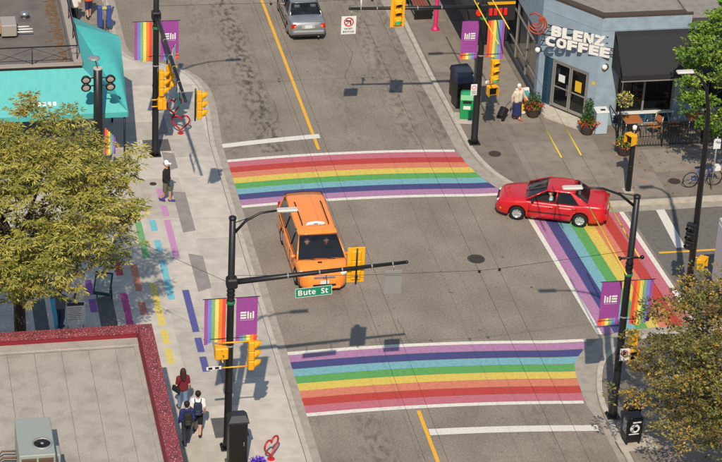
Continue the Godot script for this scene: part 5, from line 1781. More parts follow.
func person(P: Dictionary):
	# local forward is +z; joints in metres for a 1.75 m figure
	var o = thing("person", P.label, "person", P.at, P.turn, "people at the crossing")
	var s = P.get("h", 1.75) / 1.75
	var skin = mat(P.get("skin", Color8(196, 150, 122)), 0.65)
	var stride = P.get("stride", 0.0)
	var lean = P.get("lean", 0.0)
	var V = func(x, y, z): return Vector3(x, y, z + lean * max(0.0, y - 0.9)) * s
	var thigh = []
	var shin = []
	var foot = []
	var seated = P.get("seated", false)
	for sd in [-1.0, 1.0]:
		var sw = stride * sd
		var hip = V.call(sd * 0.085, 0.9, 0)
		var kn = V.call(sd * 0.09, 0.49, sw * 0.5 + 0.04)
		var an = V.call(sd * 0.085, 0.085 + (0.1 if sw < -0.05 else 0.0), sw - (0.06 if sw < -0.05 else 0.0))
		if seated:
			kn = V.call(sd * 0.12, 0.86, 0.4)
			an = V.call(sd * 0.1, 0.55, 0.55)
		var toe = an + Vector3(sd * 0.03, -0.045, 0.15) * s
		thigh.append([hip, 0.088 * s, kn, 0.058 * s])
		shin.append([kn, 0.058 * s, an, 0.038 * s])
		foot.append([an - Vector3(0, 0.035, 0.03) * s, 0.04 * s, toe, 0.032 * s])
	var wide = P.get("wide", 1.0)
	var torso = [[V.call(-0.06 * wide, 0.95, 0), 0.115 * s, V.call(-0.085 * wide, 1.3, 0.0), 0.105 * s], [V.call(0.06 * wide, 0.95, 0), 0.115 * s, V.call(0.085 * wide, 1.3, 0.0), 0.105 * s], [V.call(-0.15 * wide, 1.385, -0.01), 0.06 * s, V.call(0.15 * wide, 1.385, -0.01), 0.06 * s]]
	var up_arm = []
	var low_arm = []
	var hands = []
	for i in 2:
		var sd = [-1.0, 1.0][i]
		var sh = V.call(sd * 0.185 * wide, 1.375, -0.01)
		var ar = P.get("arms", [[Vector3(-0.23, 1.1, -0.04), Vector3(-0.24, 0.86, 0.04)], [Vector3(0.23, 1.1, -0.02), Vector3(0.24, 0.86, 0.08)]])[i]
		var el = V.call(ar[0].x * wide, ar[0].y, ar[0].z)
		var wr = V.call(ar[1].x * wide, ar[1].y, ar[1].z)
		up_arm.append([sh, 0.052 * s, el, 0.04 * s])
		low_arm.append([el, 0.04 * s, wr, 0.028 * s])
		hands.append([el, wr, sd])
	var hd = V.call(0.0, 1.62, 0.02)
	var head = [[V.call(0, 1.4, -0.01), 0.055 * s, V.call(0, 1.52, 0.0), 0.05 * s], [V.call(0, 1.66, -0.015), 0.092 * s, V.call(0, 1.6, 0.015), 0.078 * s], [V.call(0, 1.57, 0.04), 0.045 * s, V.call(0, 1.55, 0.05), 0.04 * s], [V.call(0, 1.63, 0.1), 0.012 * s, V.call(0, 1.605, 0.115), 0.016 * s], [V.call(-0.092, 1.63, 0.0), 0.02 * s, V.call(-0.094, 1.6, 0.0), 0.014 * s], [V.call(0.092, 1.63, 0.0), 0.02 * s, V.call(0.094, 1.6, 0.0), 0.014 * s]]
	# body: one mesh, with a finer head and five-fingered hands added to it
	st = SurfaceTool.new()
	st.begin(Mesh.PRIMITIVE_TRIANGLES)
	st.set_smooth_group(0)
	nets(torso + up_arm + low_arm + thigh + shin + foot + [head[0]], 0.02, 0.04)
	var body1 = st.commit()
	var body = SurfaceTool.new()
	body.begin(Mesh.PRIMITIVE_TRIANGLES)
	st = SurfaceTool.new()
	st.begin(Mesh.PRIMITIVE_TRIANGLES)
	st.set_smooth_group(0)
	nets(head, 0.011, 0.025)
	var body2 = st.commit()
	st = SurfaceTool.new()
	st.begin(Mesh.PRIMITIVE_TRIANGLES)
	st.set_smooth_group(0)
	for h in hands:
		var d = (h[1] - h[0]).normalized()
		var sid = d.cross(Vector3(0, 0, 1) if abs(d.z) < 0.8 else Vector3.UP).normalized()
		var nrm = sid.cross(d).normalized()
		var w = h[1]
		tube([w - d * 0.02, w + d * 0.04 * s, w + d * 0.09 * s], [0.026 * s, 0.036 * s, 0.03 * s], 8)
		for f in 4:
			var r = w + d * 0.085 * s + nrm * (f - 1.5) * 0.018 * s
			var ln = [0.062, 0.075, 0.07, 0.055][f] * s
			tube([r, r + d * ln * 0.5 + sid * 0.006, r + d * ln * 0.9 + sid * 0.022 * s], [0.0095 * s, 0.009 * s, 0.007 * s], 5)
		tube([w + d * 0.03 * s + nrm * 0.025 * s, w + d * 0.065 * s + nrm * 0.05 * s, w + d * 0.095 * s + nrm * 0.052 * s + sid * 0.015], [0.013 * s, 0.011 * s, 0.008 * s], 5)
	var body3 = st.commit()
	var joined = SurfaceTool.new()
	joined.begin(Mesh.PRIMITIVE_TRIANGLES)
	for m in [body1, body2, body3]: joined.append_from(m, 0, Transform3D())
	joined.generate_normals()
	put(joined.commit(), "body", skin, o)
	for sd in [-1.0, 1.0]:
		begin(true); ball(V.call(sd * 0.034, 1.635, 0.088), Vector3.ONE * 0.011 * s, 6, 5)
		done("eye", M.black_gloss, o)
	# clothes
	var tm = mat(P.top, 0.85, 0, "cloth", 1.2)
	var sleeve = []
	for i in 2:
		var u = up_arm[i]
		if P.get("sleeve", "short") == "long": sleeve += [u, [low_arm[i][0], low_arm[i][1], low_arm[i][0].lerp(low_arm[i][2], 0.92), low_arm[i][3]]]
		else: sleeve.append([u[0], u[1], u[0].lerp(u[2], 0.72), u[3] + 0.006])
	var hem = P.get("hem", 0.86)
	var tors = fat(torso, 0.016) + [[V.call(-0.06 * wide, hem + 0.1, 0), 0.125 * s, V.call(0.06 * wide, hem + 0.1, 0), 0.125 * s]]
	put(nets_mesh(tors + fat(sleeve, 0.014), 0.02, 0.04), "top", tm, o)
	if P.has("hood"): put(nets_mesh([[V.call(-0.08, 1.42, -0.07), 0.05 * s, V.call(0.08, 1.42, -0.07), 0.05 * s]], 0.02, 0.03), "hood", tm, o)
	var bm = mat(P.bottom, 0.85, 0, "cloth", 1.0)
	var style = P.get("style", "pants")
	var hips = [[V.call(-0.06, 0.93, 0), 0.12 * s, V.call(0.06, 0.93, 0), 0.12 * s]]
	if style == "skirt":
		begin(true)
		var rings = []
		for q in [[1.0, 0.15, 0.12], [0.85, 0.19, 0.15], [0.6, 0.2, 0.17], [0.3, 0.22, 0.19], [0.24, 0.22, 0.19]]:
			var r = []
			for i in 24:
				var a = -TAU * i / 24
				var f = 1.0 + 0.05 * sin(a * 7.0) * (1.0 - q[0])
				r.append(V.call(cos(a) * q[1] * f, q[0], sin(a) * q[2] * f))
			rings.append(r)
		loft(rings)
		done("skirt", bm, o)
	elif style == "shorts":
		var l = hips.duplicate()
		for i in 2: l.append([thigh[i][0], 0.1 * s, thigh[i][0].lerp(thigh[i][2], 0.95), 0.085 * s])
		put(nets_mesh(l, 0.02, 0.03), "shorts", bm, o)
	elif not seated:
		var l = hips.duplicate()
		for i in 2:
			l.append([thigh[i][0], 0.098 * s, thigh[i][2], 0.072 * s])
			l.append([shin[i][0], 0.072 * s, shin[i][0].lerp(shin[i][2], 0.96), 0.058 * s])
		put(nets_mesh(l, 0.02, 0.03), "trousers", bm, o)
	if not seated:
		for i in 2: put(nets_mesh([[foot[i][0] - Vector3(0, 0.004, 0), foot[i][1] + 0.014, foot[i][2], foot[i][3] + 0.014]], 0.014, 0.02), "shoe", mat(P.get("shoes", Color8(40, 38, 40)), 0.6), o)
	# hair or cap
	var hair = P.get("hair", "short")
	if hair != "none":
		var hm = mat(P.get("hair_col", Color8(38, 28, 22)), 0.7, 0, "speck", 4.0)
		var l = [[V.call(0, 1.675, -0.03), 0.098 * s, V.call(0, 1.63, -0.04), 0.088 * s]]
		if hair == "long": l += [[V.call(0, 1.62, -0.06), 0.09 * s, V.call(0, 1.36, -0.11), 0.075 * s], [V.call(-0.06, 1.6, -0.03), 0.055 * s, V.call(-0.08, 1.4, -0.07), 0.04 * s], [V.call(0.06, 1.6, -0.03), 0.055 * s, V.call(0.08, 1.4, -0.07), 0.04 * s]]
		put(nets_mesh(l, 0.014, 0.03), "hair", hm, o)
	if P.has("cap"):
		var cm = mat(P.cap, 0.7)
		put(nets_mesh([[V.call(0, 1.69, -0.012), 0.1 * s, V.call(0, 1.67, -0.008), 0.102 * s]], 0.013, 0.02), "cap", cm, o)
		put(nets_mesh([[V.call(-0.05, 1.675, 0.1), 0.014, V.call(-0.03, 1.665, 0.17), 0.012], [V.call(0.05, 1.675, 0.1), 0.014, V.call(0.03, 1.665, 0.17), 0.012], [V.call(0, 1.68, 0.09), 0.016, V.call(0, 1.67, 0.18), 0.012]], 0.01, 0.04), "cap_peak", cm, o)
	return o

func backpack(label, at, turn, col, h):
	var b = thing("backpack", label, "backpack", at, turn, "backpacks")
	var m = mat(col, 0.8, 0, "cloth", 2.0)
	var s = h / 1.75
	put(nets_mesh([[Vector3(-0.07, 1.0, -0.23) * s, 0.085, Vector3(-0.06, 1.33, -0.2) * s, 0.08], [Vector3(0.07, 1.0, -0.23) * s, 0.085, Vector3(0.06, 1.33, -0.2) * s, 0.08]], 0.02, 0.05), "bag", m, b)
	put(nets_mesh([[Vector3(-0.05, 1.02, -0.31) * s, 0.05, Vector3(0.05, 1.02, -0.31) * s, 0.05], [Vector3(-0.05, 1.12, -0.3) * s, 0.04, Vector3(0.05, 1.12, -0.3) * s, 0.04]], 0.018, 0.04), "front_pocket", mat(col.lightened(0.06), 0.8), b)
	for sd in [-1.0, 1.0]:
		part_tube("strap", [Vector3(sd * 0.09, 1.36, -0.2) * s, Vector3(sd * 0.11, 1.46, -0.05) * s, Vector3(sd * 0.12, 1.36, 0.13) * s, Vector3(sd * 0.13, 1.12, 0.13) * s, Vector3(sd * 0.16, 1.0, -0.12) * s], 0.018, m, b, 6)

func build_people():
	person({"label": "man in a white cap, black jacket and olive shorts walking on the plaza", "at": Vector3(-6.74, 0.157, -6.66), "turn": 1.1, "h": 1.79, "stride": 0.13, "top": Color8(26, 26, 28), "sleeve": "long", "bottom": Color8(92, 92, 74), "style": "shorts", "shoes": Color8(38, 52, 120), "cap": Color8(240, 240, 240), "hair_col": Color8(120, 110, 100), "arms": [[Vector3(-0.22, 1.12, 0.0), Vector3(-0.2, 0.95, 0.18)], [Vector3(0.24, 1.1, -0.04), Vector3(0.24, 0.87, 0.06)]], "skin": Color8(190, 140, 112), "wide": 1.1})
	person({"label": "long-haired woman in a dark red top and jeans walking away", "at": Vector3(-8.03, 0.157, 8.1), "turn": PI + 0.1, "h": 1.7, "stride": 0.16, "top": Color8(110, 26, 40), "bottom": Color8(110, 134, 166), "hair": "long", "hair_col": Color8(58, 34, 26), "sleeve": "short", "wide": 0.95, "shoes": Color8(60, 60, 70), "skin": Color8(205, 160, 132)})
	var bag = thing("shoulder_bag", "black shoulder bag on the woman in the dark red top", "bag", Vector3(-8.03, 0.157, 8.1), PI + 0.1)
	put(nets_mesh([[Vector3(0.2, 0.9, -0.16), 0.07, Vector3(0.3, 0.9, 0.04), 0.07], [Vector3(0.2, 1.0, -0.16), 0.06, Vector3(0.3, 1.0, 0.04), 0.06]], 0.02, 0.05), "bag", M.black_matte, bag)
	part_tube("strap", [Vector3(0.24, 1.04, -0.12), Vector3(0.12, 1.3, -0.17), Vector3(-0.08, 1.46, -0.06), Vector3(-0.02, 1.25, 0.15), Vector3(0.24, 1.0, 0.1)], 0.014, M.black_matte, bag, 5)
	var a3 = Vector3(-7.72, 0.157, 9.6)
	person({"label": "man in a white T-shirt and black shorts with a navy backpack", "at": a3, "turn": PI - 0.15, "h": 1.74, "stride": 0.22, "top": Color8(232, 232, 232), "bottom": Color8(22, 22, 26), "style": "shorts", "hair_col": Color8(26, 20, 18), "skin": Color8(196, 146, 116), "shoes": Color8(28, 28, 30)})
	backpack("navy backpack on the man in the white T-shirt", a3, PI - 0.15, Color8(32, 42, 66), 1.74)
	var a4 = Vector3(-8.17, 0.157, 10.15)
	person({"label": "man in a blue hooded top and dark trousers with a black backpack", "at": a4, "turn": PI + 0.05, "h": 1.72, "stride": -0.12, "top": Color8(34, 44, 104), "bottom": Color8(38, 42, 56), "sleeve": "long", "hair_col": Color8(24, 20, 20), "skin": Color8(190, 140, 112), "hood": true, "shoes": Color8(36, 44, 92)})
	backpack("black backpack on the man in the blue hooded top", a4, PI + 0.05, Color8(34, 32, 34), 1.72)
	person({"label": "white-haired woman in a beige top and long navy skirt pulling a cart", "at": Vector3(8.78, 0.157, -12.2), "turn": 0.35, "h": 1.68, "stride": 0.1, "top": Color8(206, 194, 172), "bottom": Color8(36, 40, 84), "style": "skirt", "hair_col": Color8(226, 222, 216), "skin": Color8(214, 170, 146), "shoes": Color8(170, 90, 70), "lean": 0.06, "wide": 1.1, "hem": 0.92, "arms": [[Vector3(-0.26, 1.12, -0.06), Vector3(-0.26, 0.9, -0.02)], [Vector3(0.26, 1.14, 0.04), Vector3(0.3, 1.0, 0.24)]]})
	person({"label": "person in grey and jeans standing with arms out in the shade under the left tree", "at": Vector3(-11.65, 0.157, 2.3), "turn": 2.6, "h": 1.74, "stride": 0.08, "top": Color8(92, 94, 100), "bottom": Color8(48, 58, 84), "hair_col": Color8(22, 18, 18), "skin": Color8(96, 64, 50), "arms": [[Vector3(-0.34, 1.18, 0.06), Vector3(-0.42, 1.12, 0.28)], [Vector3(0.36, 1.18, 0.04), Vector3(0.5, 1.1, 0.18)]]})
	person({"label": "person in a white and black patterned shirt walking at the top left edge", "at": Vector3(-8.75, 0.157, -23.4), "turn": 2.9, "h": 1.76, "stride": 0.15, "top": Color8(222, 216, 208), "bottom": Color8(34, 34, 38), "wide": 1.15, "hem": 0.84})
	person({"label": "person in an orange top and navy shorts at the top left edge", "at": Vector3(-8.05, 0.157, -24.0), "turn": 3.3, "h": 1.74, "stride": -0.14, "top": Color8(224, 92, 44), "bottom": Color8(34, 44, 78), "style": "shorts", "wide": 1.1, "shoes": Color8(40, 40, 46)})
	person({"label": "person in a white shirt and dark trousers behind the cafe's side window", "at": Vector3(10.75, 0.24, -18.9), "turn": -1.2, "h": 1.75, "top": Color8(220, 222, 226), "bottom": Color8(40, 32, 30), "skin": Color8(150, 100, 80), "sleeve": "short"})
	# drivers: seated figures inside the cars
	var rd = atan2(-0.937, -0.348)
	var f = Vector3(sin(rd), 0, cos(rd))
	var lft = Vector3(f.z, 0, -f.x)
	person({"label": "driver in a pale cyan shirt at the wheel of the red sedan", "at": Vector3(8.23, -0.4, -4.27) + f * 0.04 + lft * 0.46, "turn": rd, "h": 1.72, "seated": true, "top": Color8(140, 196, 196), "bottom": Color8(60, 60, 70), "hair_col": Color8(70, 56, 44), "skin": Color8(206, 158, 130), "arms": [[Vector3(-0.25, 1.14, 0.16), Vector3(-0.12, 1.2, 0.4)], [Vector3(0.25, 1.16, 0.16), Vector3(0.14, 1.24, 0.42)]]})
	person({"label": "driver behind the windscreen of the orange taxi", "at": Vector3(-1.82 + 0.36, -0.26, -1.62 + 0.72), "turn": 0.0, "h": 1.72, "seated": true, "top": Color8(190, 186, 180), "bottom": Color8(40, 40, 44), "hair_col": Color8(30, 26, 24), "skin": Color8(176, 124, 96), "arms": [[Vector3(-0.25, 1.12, 0.14), Vector3(-0.14, 1.18, 0.36)], [Vector3(0.25, 1.12, 0.14), Vector3(0.14, 1.18, 0.36)]]})
	person({"label": "front passenger in the orange taxi", "at": Vector3(-1.82 - 0.36, -0.26, -1.62 + 0.68), "turn": 0.0, "h": 1.68, "seated": true, "top": Color8(205, 205, 205), "bottom": Color8(40, 40, 44), "hair_col": Color8(90, 60, 40), "skin": Color8(206, 158, 130)})
	person({"label": "driver of the silver sedan with an arm on the open window", "at": Vector3(1.36 - 0.38, -0.24, -22.85 + 0.1), "turn": PI, "h": 1.74, "seated": true, "top": Color8(70, 74, 80), "bottom": Color8(40, 40, 44), "skin": Color8(206, 158, 130), "arms": [[Vector3(-0.25, 1.12, 0.14), Vector3(-0.14, 1.18, 0.36)], [Vector3(0.36, 1.26, 0.1), Vector3(0.5, 1.24, 0.3)]]})

# ---------------------------------------------------------------- things on the street
func heart_rack(label, at, turn):
	var o = thing("heart_bike_rack", label, "bike rack", at, turn, "red heart-shaped bike racks")
	begin(true)
	var pts = []
	for i in 41:
		var a = TAU * i / 40.0
		var x = 16.0 * pow(sin(a), 3.0)
		var y = 13.0 * cos(a) - 5.0 * cos(2 * a) - 2.0 * cos(3 * a) - cos(4 * a)
		pts.append(Vector3(x * 0.0225, 0.52 + y * 0.0245, 0))
	tube(pts, 0.035, 8, false)
	done("heart", M.red_tube, o)
	begin(); lathe([Vector2(0.13, 0), Vector2(0.13, 0.02), Vector2(0.05, 0.04)], Vector3.ZERO, 14)
	done("foot", M.red_tube, o)
	part_tube("stem", [Vector3(0, 0.02, 0), Vector3(0, 0.16, 0)], 0.04, M.red_tube, o)

func leaf_blob(parent, called, c: Vector3, r: Vector3, n, size, cols, seed_):
	rng.seed = seed_
	var P = PackedVector3Array()
	var N = PackedVector3Array()
	var K = PackedColorArray()
	for i in n:
		var d = Vector3(rng.randfn(), rng.randfn(), rng.randfn()).normalized()
		var p = c + d * r * pow(rng.randf(), 0.4)
		add_leaf(P, N, K, p, (d + Vector3(rng.randfn(), rng.randfn(), rng.randfn()) * 0.5).normalized(), size * rng.randf_range(0.7, 1.3), 0.5, cols[rng.randi() % cols.size()])
	return leaves_done(P, N, K, called, parent)

func add_leaf(P, N, K, p: Vector3, along: Vector3, l: float, wr: float, col: Color):
	var s = along.cross(Vector3(rng.randfn(), rng.randfn(), rng.randfn())).normalized()
	var n = s.cross(along)
	var w = l * wr * 0.5
	var a = p
	var b = p + along * l * 0.45 + s * w + n * l * 0.06
	var c = p + along * l + n * -l * 0.12
	var d = p + along * l * 0.45 - s * w + n * l * 0.06
	var n1 = (c - a).cross(b - a).normalized()
	var n2 = (d - a).cross(c - a).normalized()
	P.append(a); P.append(b); P.append(c); P.append(a); P.append(c); P.append(d)
	for i in 3: N.append(n1)
	for i in 3: N.append(n2)
	for i in 6: K.append(col)

func leaf_material():
	if not M.has("leaf"):
		var m = StandardMaterial3D.new()
		m.vertex_color_use_as_albedo = true
		m.roughness = 0.55
		m.backlight = Color(0.5, 0.55, 0.25)
		m.cull_mode = BaseMaterial3D.CULL_DISABLED
		M.leaf = m
	return M.leaf

func leaves_done(P, N, K, called, parent):
	var a = []
	a.resize(Mesh.ARRAY_MAX)
	a[Mesh.ARRAY_VERTEX] = P
	a[Mesh.ARRAY_NORMAL] = N
	a[Mesh.ARRAY_COLOR] = K
	var m = ArrayMesh.new()
	m.add_surface_from_arrays(Mesh.PRIMITIVE_TRIANGLES, a)
	return put(m, called, leaf_material(), parent)

func urn(label, at, tall, seed_, bloom):
	var o = thing("flower_planter", label, "planter", at, 0, "planters outside the cafe")
	begin(true); lathe([Vector2(0.2, 0), Vector2(0.24, 0.05), Vector2(0.3, 0.3), Vector2(0.36, 0.42), Vector2(0.38, 0.46), Vector2(0.33, 0.46), Vector2(0.3, 0.4)], Vector3.ZERO, 20)
	done("pot", M.terracotta, o)
	leaf_blob(o, "foliage", Vector3(0, 0.58, 0), Vector3(0.4, 0.18, 0.4), 260, 0.11, [lin(90, 130, 50, 0.6), lin(60, 100, 40, 0.6), lin(120, 150, 60, 0.6)], seed_)
	leaf_blob(o, "blooms", Vector3(0.02, 0.55, 0.1), Vector3(0.44, 0.14, 0.36), 150, 0.1, bloom, seed_ + 1)
	if tall > 0:
		var k = 0
		var y = 0.72
		while y < tall:
			leaf_blob(o, "shrub_tier", Vector3(0, y, 0), Vector3(0.28 - k * 0.045, 0.16, 0.28 - k * 0.045), 150, 0.09, [lin(70, 110, 40, 0.6), lin(50, 90, 36, 0.6)], seed_ + 5 + k)
			y += 0.24
			k += 1

func build_street_things():
	heart_rack("red heart bike rack by the far left pole, the farther of the two", Vector3(-5.5, 0.157, -13.95), 0.5)
	heart_rack("red heart bike rack by the far left pole, the nearer of the two", Vector3(-5.42, 0.157, -12.4), -0.15)
	heart_rack("red heart bike rack alone on the sidewalk at lower left", Vector3(-5.5, 0.157, 11.35), 0.75)
	var pf = thing("purple_flower_pot", "purple flowers in a low bowl beside the black cabinet", "planter", Vector3(-6.05, 0.157, 12.0))
	begin(true); lathe([Vector2(0.2, 0), Vector2(0.28, 0.22), Vector2(0.25, 0.22)], Vector3.ZERO, 16)
	done("bowl", M.terracotta, pf)
	leaf_blob(pf, "blooms", Vector3(0, 0.32, 0), Vector3(0.3, 0.14, 0.3), 320, 0.1, [lin(90, 40, 190), lin(110, 60, 210), lin(70, 30, 150)], 3)
	# green and black bins by the far right pole
	var gb = thing("green_bin", "green recycling bin beside the far right pole", "bin", Vector3(6.68, 0.157, -12.6), -0.2)
	var gm = mat(pc(30, 158, 92), 0.45, 0, "wear", 1.0)
	part_box("pad", Vector3(0, 0.02, 0.1), Vector3(1.0, 0.04, 1.0), M.curb, gb, 0.01)
	begin()
	var ring = func(y, w, d, z): return [Vector3(-w, y, z - d), Vector3(w, y, z - d), Vector3(w, y, z + d), Vector3(-w, y, z + d)]
	loft([ring.call(0.04, 0.22, 0.22, 0), ring.call(0.1, 0.26, 0.26, 0), ring.call(0.95, 0.28, 0.27, 0), ring.call(1.12, 0.27, 0.2, -0.06), ring.call(1.2, 0.2, 0.12, -0.1)])
	done("body", gm, gb)
	part_box("opening", Vector3(0, 0.86, 0.275), Vector3(0.36, 0.12, 0.02), M.black_matte, gb)
	part_box("label_plate", Vector3(0, 0.6, 0.275), Vector3(0.3, 0.16, 0.008), M.white, gb)
	for k in 2:
		var bb = thing("black_street_box", ["large black mail box behind the green bin, the nearer one", "large black box behind the green bin, the farther one"][k], "street box", Vector3(6.78 + 0.1 * k, 0.157, -13.75 - k * 0.85), 0.15, "black street boxes")
		part_box("body", Vector3(0, 0.62, 0), Vector3(0.78, 1.1, 0.66), M.black, bb, 0.03)
		begin()
		loft([ring.call(1.17, 0.41, 0.35, 0), ring.call(1.24, 0.41, 0.35, 0), ring.call(1.4, 0.36, 0.2, -0.1)])
		done("sloped_lid", mat(Color8(40, 46, 60), 0.5), bb)
		part_box("foot", Vector3(0, 0.04, 0), Vector3(0.6, 0.08, 0.5), M.black_matte, bb)
		part_box("door", Vector3(0, 0.6, 0.334), Vector3(0.6, 0.8, 0.012), M.black_gloss, bb, 0.004)
	# newspaper box
	var nb = thing("newspaper_box", "black newspaper box with a white round emblem on the near right corner", "newspaper box", Vector3(6.78, 0.157, 11.85), 0.06)
	part_box("body", Vector3(0, 0.62, 0), Vector3(0.56, 0.95, 0.46), M.black, nb, 0.025)
	for s in [-1, 1]: part_box("leg", Vector3(s * 0.22, 0.07, 0), Vector3(0.06, 0.14, 0.4), M.black_matte, nb)
	part_box("pad", Vector3(0.15, 0.012, 0.2), Vector3(1.3, 0.024, 0.7), M.curb, nb, 0.006)
	begin(); lathe([Vector2(0.17, 0), Vector2(0.17, 0.008)], Vector3(0, 0.68, 0.23), 24, Basis(Vector3.RIGHT, Vector3.BACK, Vector3.DOWN))
	done("emblem_disc", M.white, nb)
	begin(); lathe([Vector2(0.08, 0), Vector2(0.08, 0.006)], Vector3(0.02, 0.67, 0.239), 20, Basis(Vector3.RIGHT, Vector3.BACK, Vector3.DOWN))
	done("emblem_eye", M.black_gloss, nb)
	part_box("print_bar", Vector3(0.06, 0.92, 0.234), Vector3(0.3, 0.05, 0.006), M.white, nb)
	part_box("print_bar", Vector3(-0.02, 0.46, 0.234), Vector3(0.36, 0.035, 0.006), M.white, nb)
	part_box("side_print", Vector3(-0.284, 0.7, 0), Vector3(0.006, 0.5, 0.3), mat(Color8(150, 150, 150), 0.6, 0, "stain", 3.0), nb)
	var ob = thing("newspaper_box", "dark newspaper box half hidden behind the one with the emblem", "newspaper box", Vector3(6.98, 0.157, 11.1), 0.06)
	part_box("body", Vector3(0, 0.6, 0), Vector3(0.5, 0.9, 0.42), M.black, ob, 0.025)
	part_box("window", Vector3(0, 0.72, 0.214), Vector3(0.38, 0.4, 0.01), M.glass_dark, ob)
	for s in [-1, 1]: part_box("leg", Vector3(s * 0.2, 0.075, 0), Vector3(0.05, 0.15, 0.36), M.black_matte, ob)
	# cafe front
	urn("urn with red flowers and a round green shrub by the cafe door", Vector3(9.55, 0.157, -12.45), 1.05, 100, [lin(200, 50, 40), lin(170, 40, 36), lin(220, 90, 60)])
	urn("urn with red flowers and a tall tiered shrub right of the cafe door", Vector3(11.42, 0.157, -10.65), 1.45, 200, [lin(200, 50, 40), lin(170, 40, 36), lin(210, 120, 60)])
	urn("low planter with yellow-green leaves at the patio corner", Vector3(12.45, 0.157, -8.65), 0.0, 300, [lin(190, 190, 60), lin(200, 90, 40), lin(170, 60, 40)])
	var wb = thing("white_bin", "pale blue-white box bin beside the cafe wall", "bin", Vector3(12.0, 0.157, -10.75))
	part_box("body", Vector3(0, 0.5, 0), Vector3(0.52, 0.98, 0.5), mat(pc(186, 204, 218), 0.6, 0, "wear", 0.8), wb, 0.02)
	part_box("lid", Vector3(0, 1.02, 0), Vector3(0.56, 0.06, 0.54), M.white, wb, 0.015)
	part_box("opening", Vector3(0.05, 1.053, 0.05), Vector3(0.2, 0.008, 0.14), M.black_matte, wb)
	var ab = thing("sandwich_board", "colourful sandwich board behind the white-haired woman", "sign board", Vector3(9.15, 0.157, -12.95), 0.15)
	for s in [-1.0, 1.0]:
		part_box("board", Vector3(0, 0.56, s * 0.16), Vector3(0.6, 1.1, 0.03), M.white, ab, 0.01, Basis(Vector3.RIGHT, -s * 0.24))
	var Bt = Basis(Vector3.RIGHT, -0.24)
	for q in [[0.3, 0.3, [80, 180, 190]], [0.0, 0.28, [220, 120, 50]], [-0.3, 0.3, [230, 200, 60]]]: part_box("colour_panel", Vector3(0, 0.56, 0.16) + Bt * Vector3(0.0, q[0], 0.02), Vector3(0.52, q[1], 0.006), mat(pc(q[2][0], q[2][1], q[2][2]), 0.6), ab, 0, Bt)
	var ct = thing("shopping_cart", "black two-wheeled shopping cart behind the white-haired woman", "cart", Vector3(8.2, 0.157, -12.3), 0.4)
	part_box("bag", Vector3(0, 0.34, 0), Vector3(0.34, 0.42, 0.3), M.black_matte, ct, 0.05, Basis(Vector3.BACK, -0.5))
	part_tube("handle", [Vector3(-0.12, 0.1, 0), Vector3(0.16, 0.62, 0), Vector3(0.34, 0.78, 0.02)], 0.014, M.black, ct, 6)
	for s in [-1, 1]:
		begin(true); lathe([Vector2(0.05, -0.02), Vector2(0.09, -0.02), Vector2(0.09, 0.02), Vector2(0.05, 0.02)], Vector3(-0.1, 0.09, s * 0.17), 16, Basis(Vector3.RIGHT, Vector3.BACK, Vector3.DOWN))
		done("wheel", M.rubber, ct)
	# patio: rail, tables, chairs
	var rl = thing("patio_railing", "black metal railing in front of the cafe patio", "railing", Vector3(12.5, 0.15, -9.2))
	part_tube("top_rail", [Vector3(0, 1.0, 0), Vector3(7, 1.0, 0)], 0.025, M.black, rl, 6)
	part_tube("bottom_rail", [Vector3(0, 0.1, 0), Vector3(7, 0.1, 0)], 0.02, M.black, rl, 6)
	part_tube("top_rail", [Vector3(0, 1.0, -0.03), Vector3(0, 1.0, -2.0)], 0.025, M.black, rl, 6)
	for k in 58: part_tube("baluster", [Vector3(0.12 * k + 0.06, 0.1, 0), Vector3(0.12 * k + 0.06, 1.0, 0)], 0.009, M.black, rl, 4)
	for k in 5: part_box("post", Vector3(k * 1.75, 0.54, 0), Vector3(0.06, 1.08, 0.06), M.black, rl, 0.01)
	for k in 3:
		var t = thing("cafe_table", ["patio table with a wooden top at the left end of the railing", "patio table under the leaves of the far right tree", "patio table farther along the railing"][k], "table", Vector3([13.25, 16.0, 18.2][k], 0.15, -10.35), 0.0, "patio tables")
		part_box("tabletop", Vector3(0, 0.74, 0), Vector3(0.75, 0.035, 0.7), M.wood, t, 0.008)
		part_box("edge", Vector3(0, 0.715, 0), Vector3(0.78, 0.02, 0.73), M.steel, t, 0.004)
		for a in [[-1, -1], [1, -1], [1, 1], [-1, 1]]: part_tube("leg", [Vector3(a[0] * 0.34, 0, a[1] * 0.31), Vector3(a[0] * 0.34, 0.71, a[1] * 0.31)], 0.018, M.steel, t, 6)
	for k in 3:
		var c = thing("patio_chair", ["patio chair with wooden seat facing the left table", "patio chair seen side-on in the middle of the patio", "patio chair half under the leaves at the right"][k], "chair", Vector3([14.2, 15.05, 17.0][k], 0.15, [-10.25, -10.3, -10.3][k]), [-1.2, 1.4, -1.4][k], "patio chairs")
		part_box("seat", Vector3(0, 0.45, 0), Vector3(0.44, 0.03, 0.42), M.wood, c, 0.008)
		part_box("backrest", Vector3(0, 0.72, -0.23), Vector3(0.44, 0.28, 0.025), M.wood, c, 0.008, Basis(Vector3.RIGHT, -0.2))
		for s in [-1.0, 1.0]:
			part_tube("frame", [Vector3(s * 0.23, 0, 0.2), Vector3(s * 0.23, 0.64, 0.2), Vector3(s * 0.23, 0.66, -0.18)], 0.016, M.steel, c, 6)
			part_tube("rear_leg", [Vector3(s * 0.23, 0, -0.26), Vector3(s * 0.23, 0.45, -0.18), Vector3(s * 0.23, 0.9, -0.27)], 0.016, M.steel, c, 6)
	var hb = thing("hanging_basket", "hanging basket of pale yellow flowers on the awning post", "flower basket", Vector3(12.62, 2.05, -9.7))
	part_tube("hook", [Vector3(-0.1, 0.8, -0.1), Vector3(0, 0.75, 0), Vector3(0, 0.1, 0)], 0.012, M.black, hb, 5)
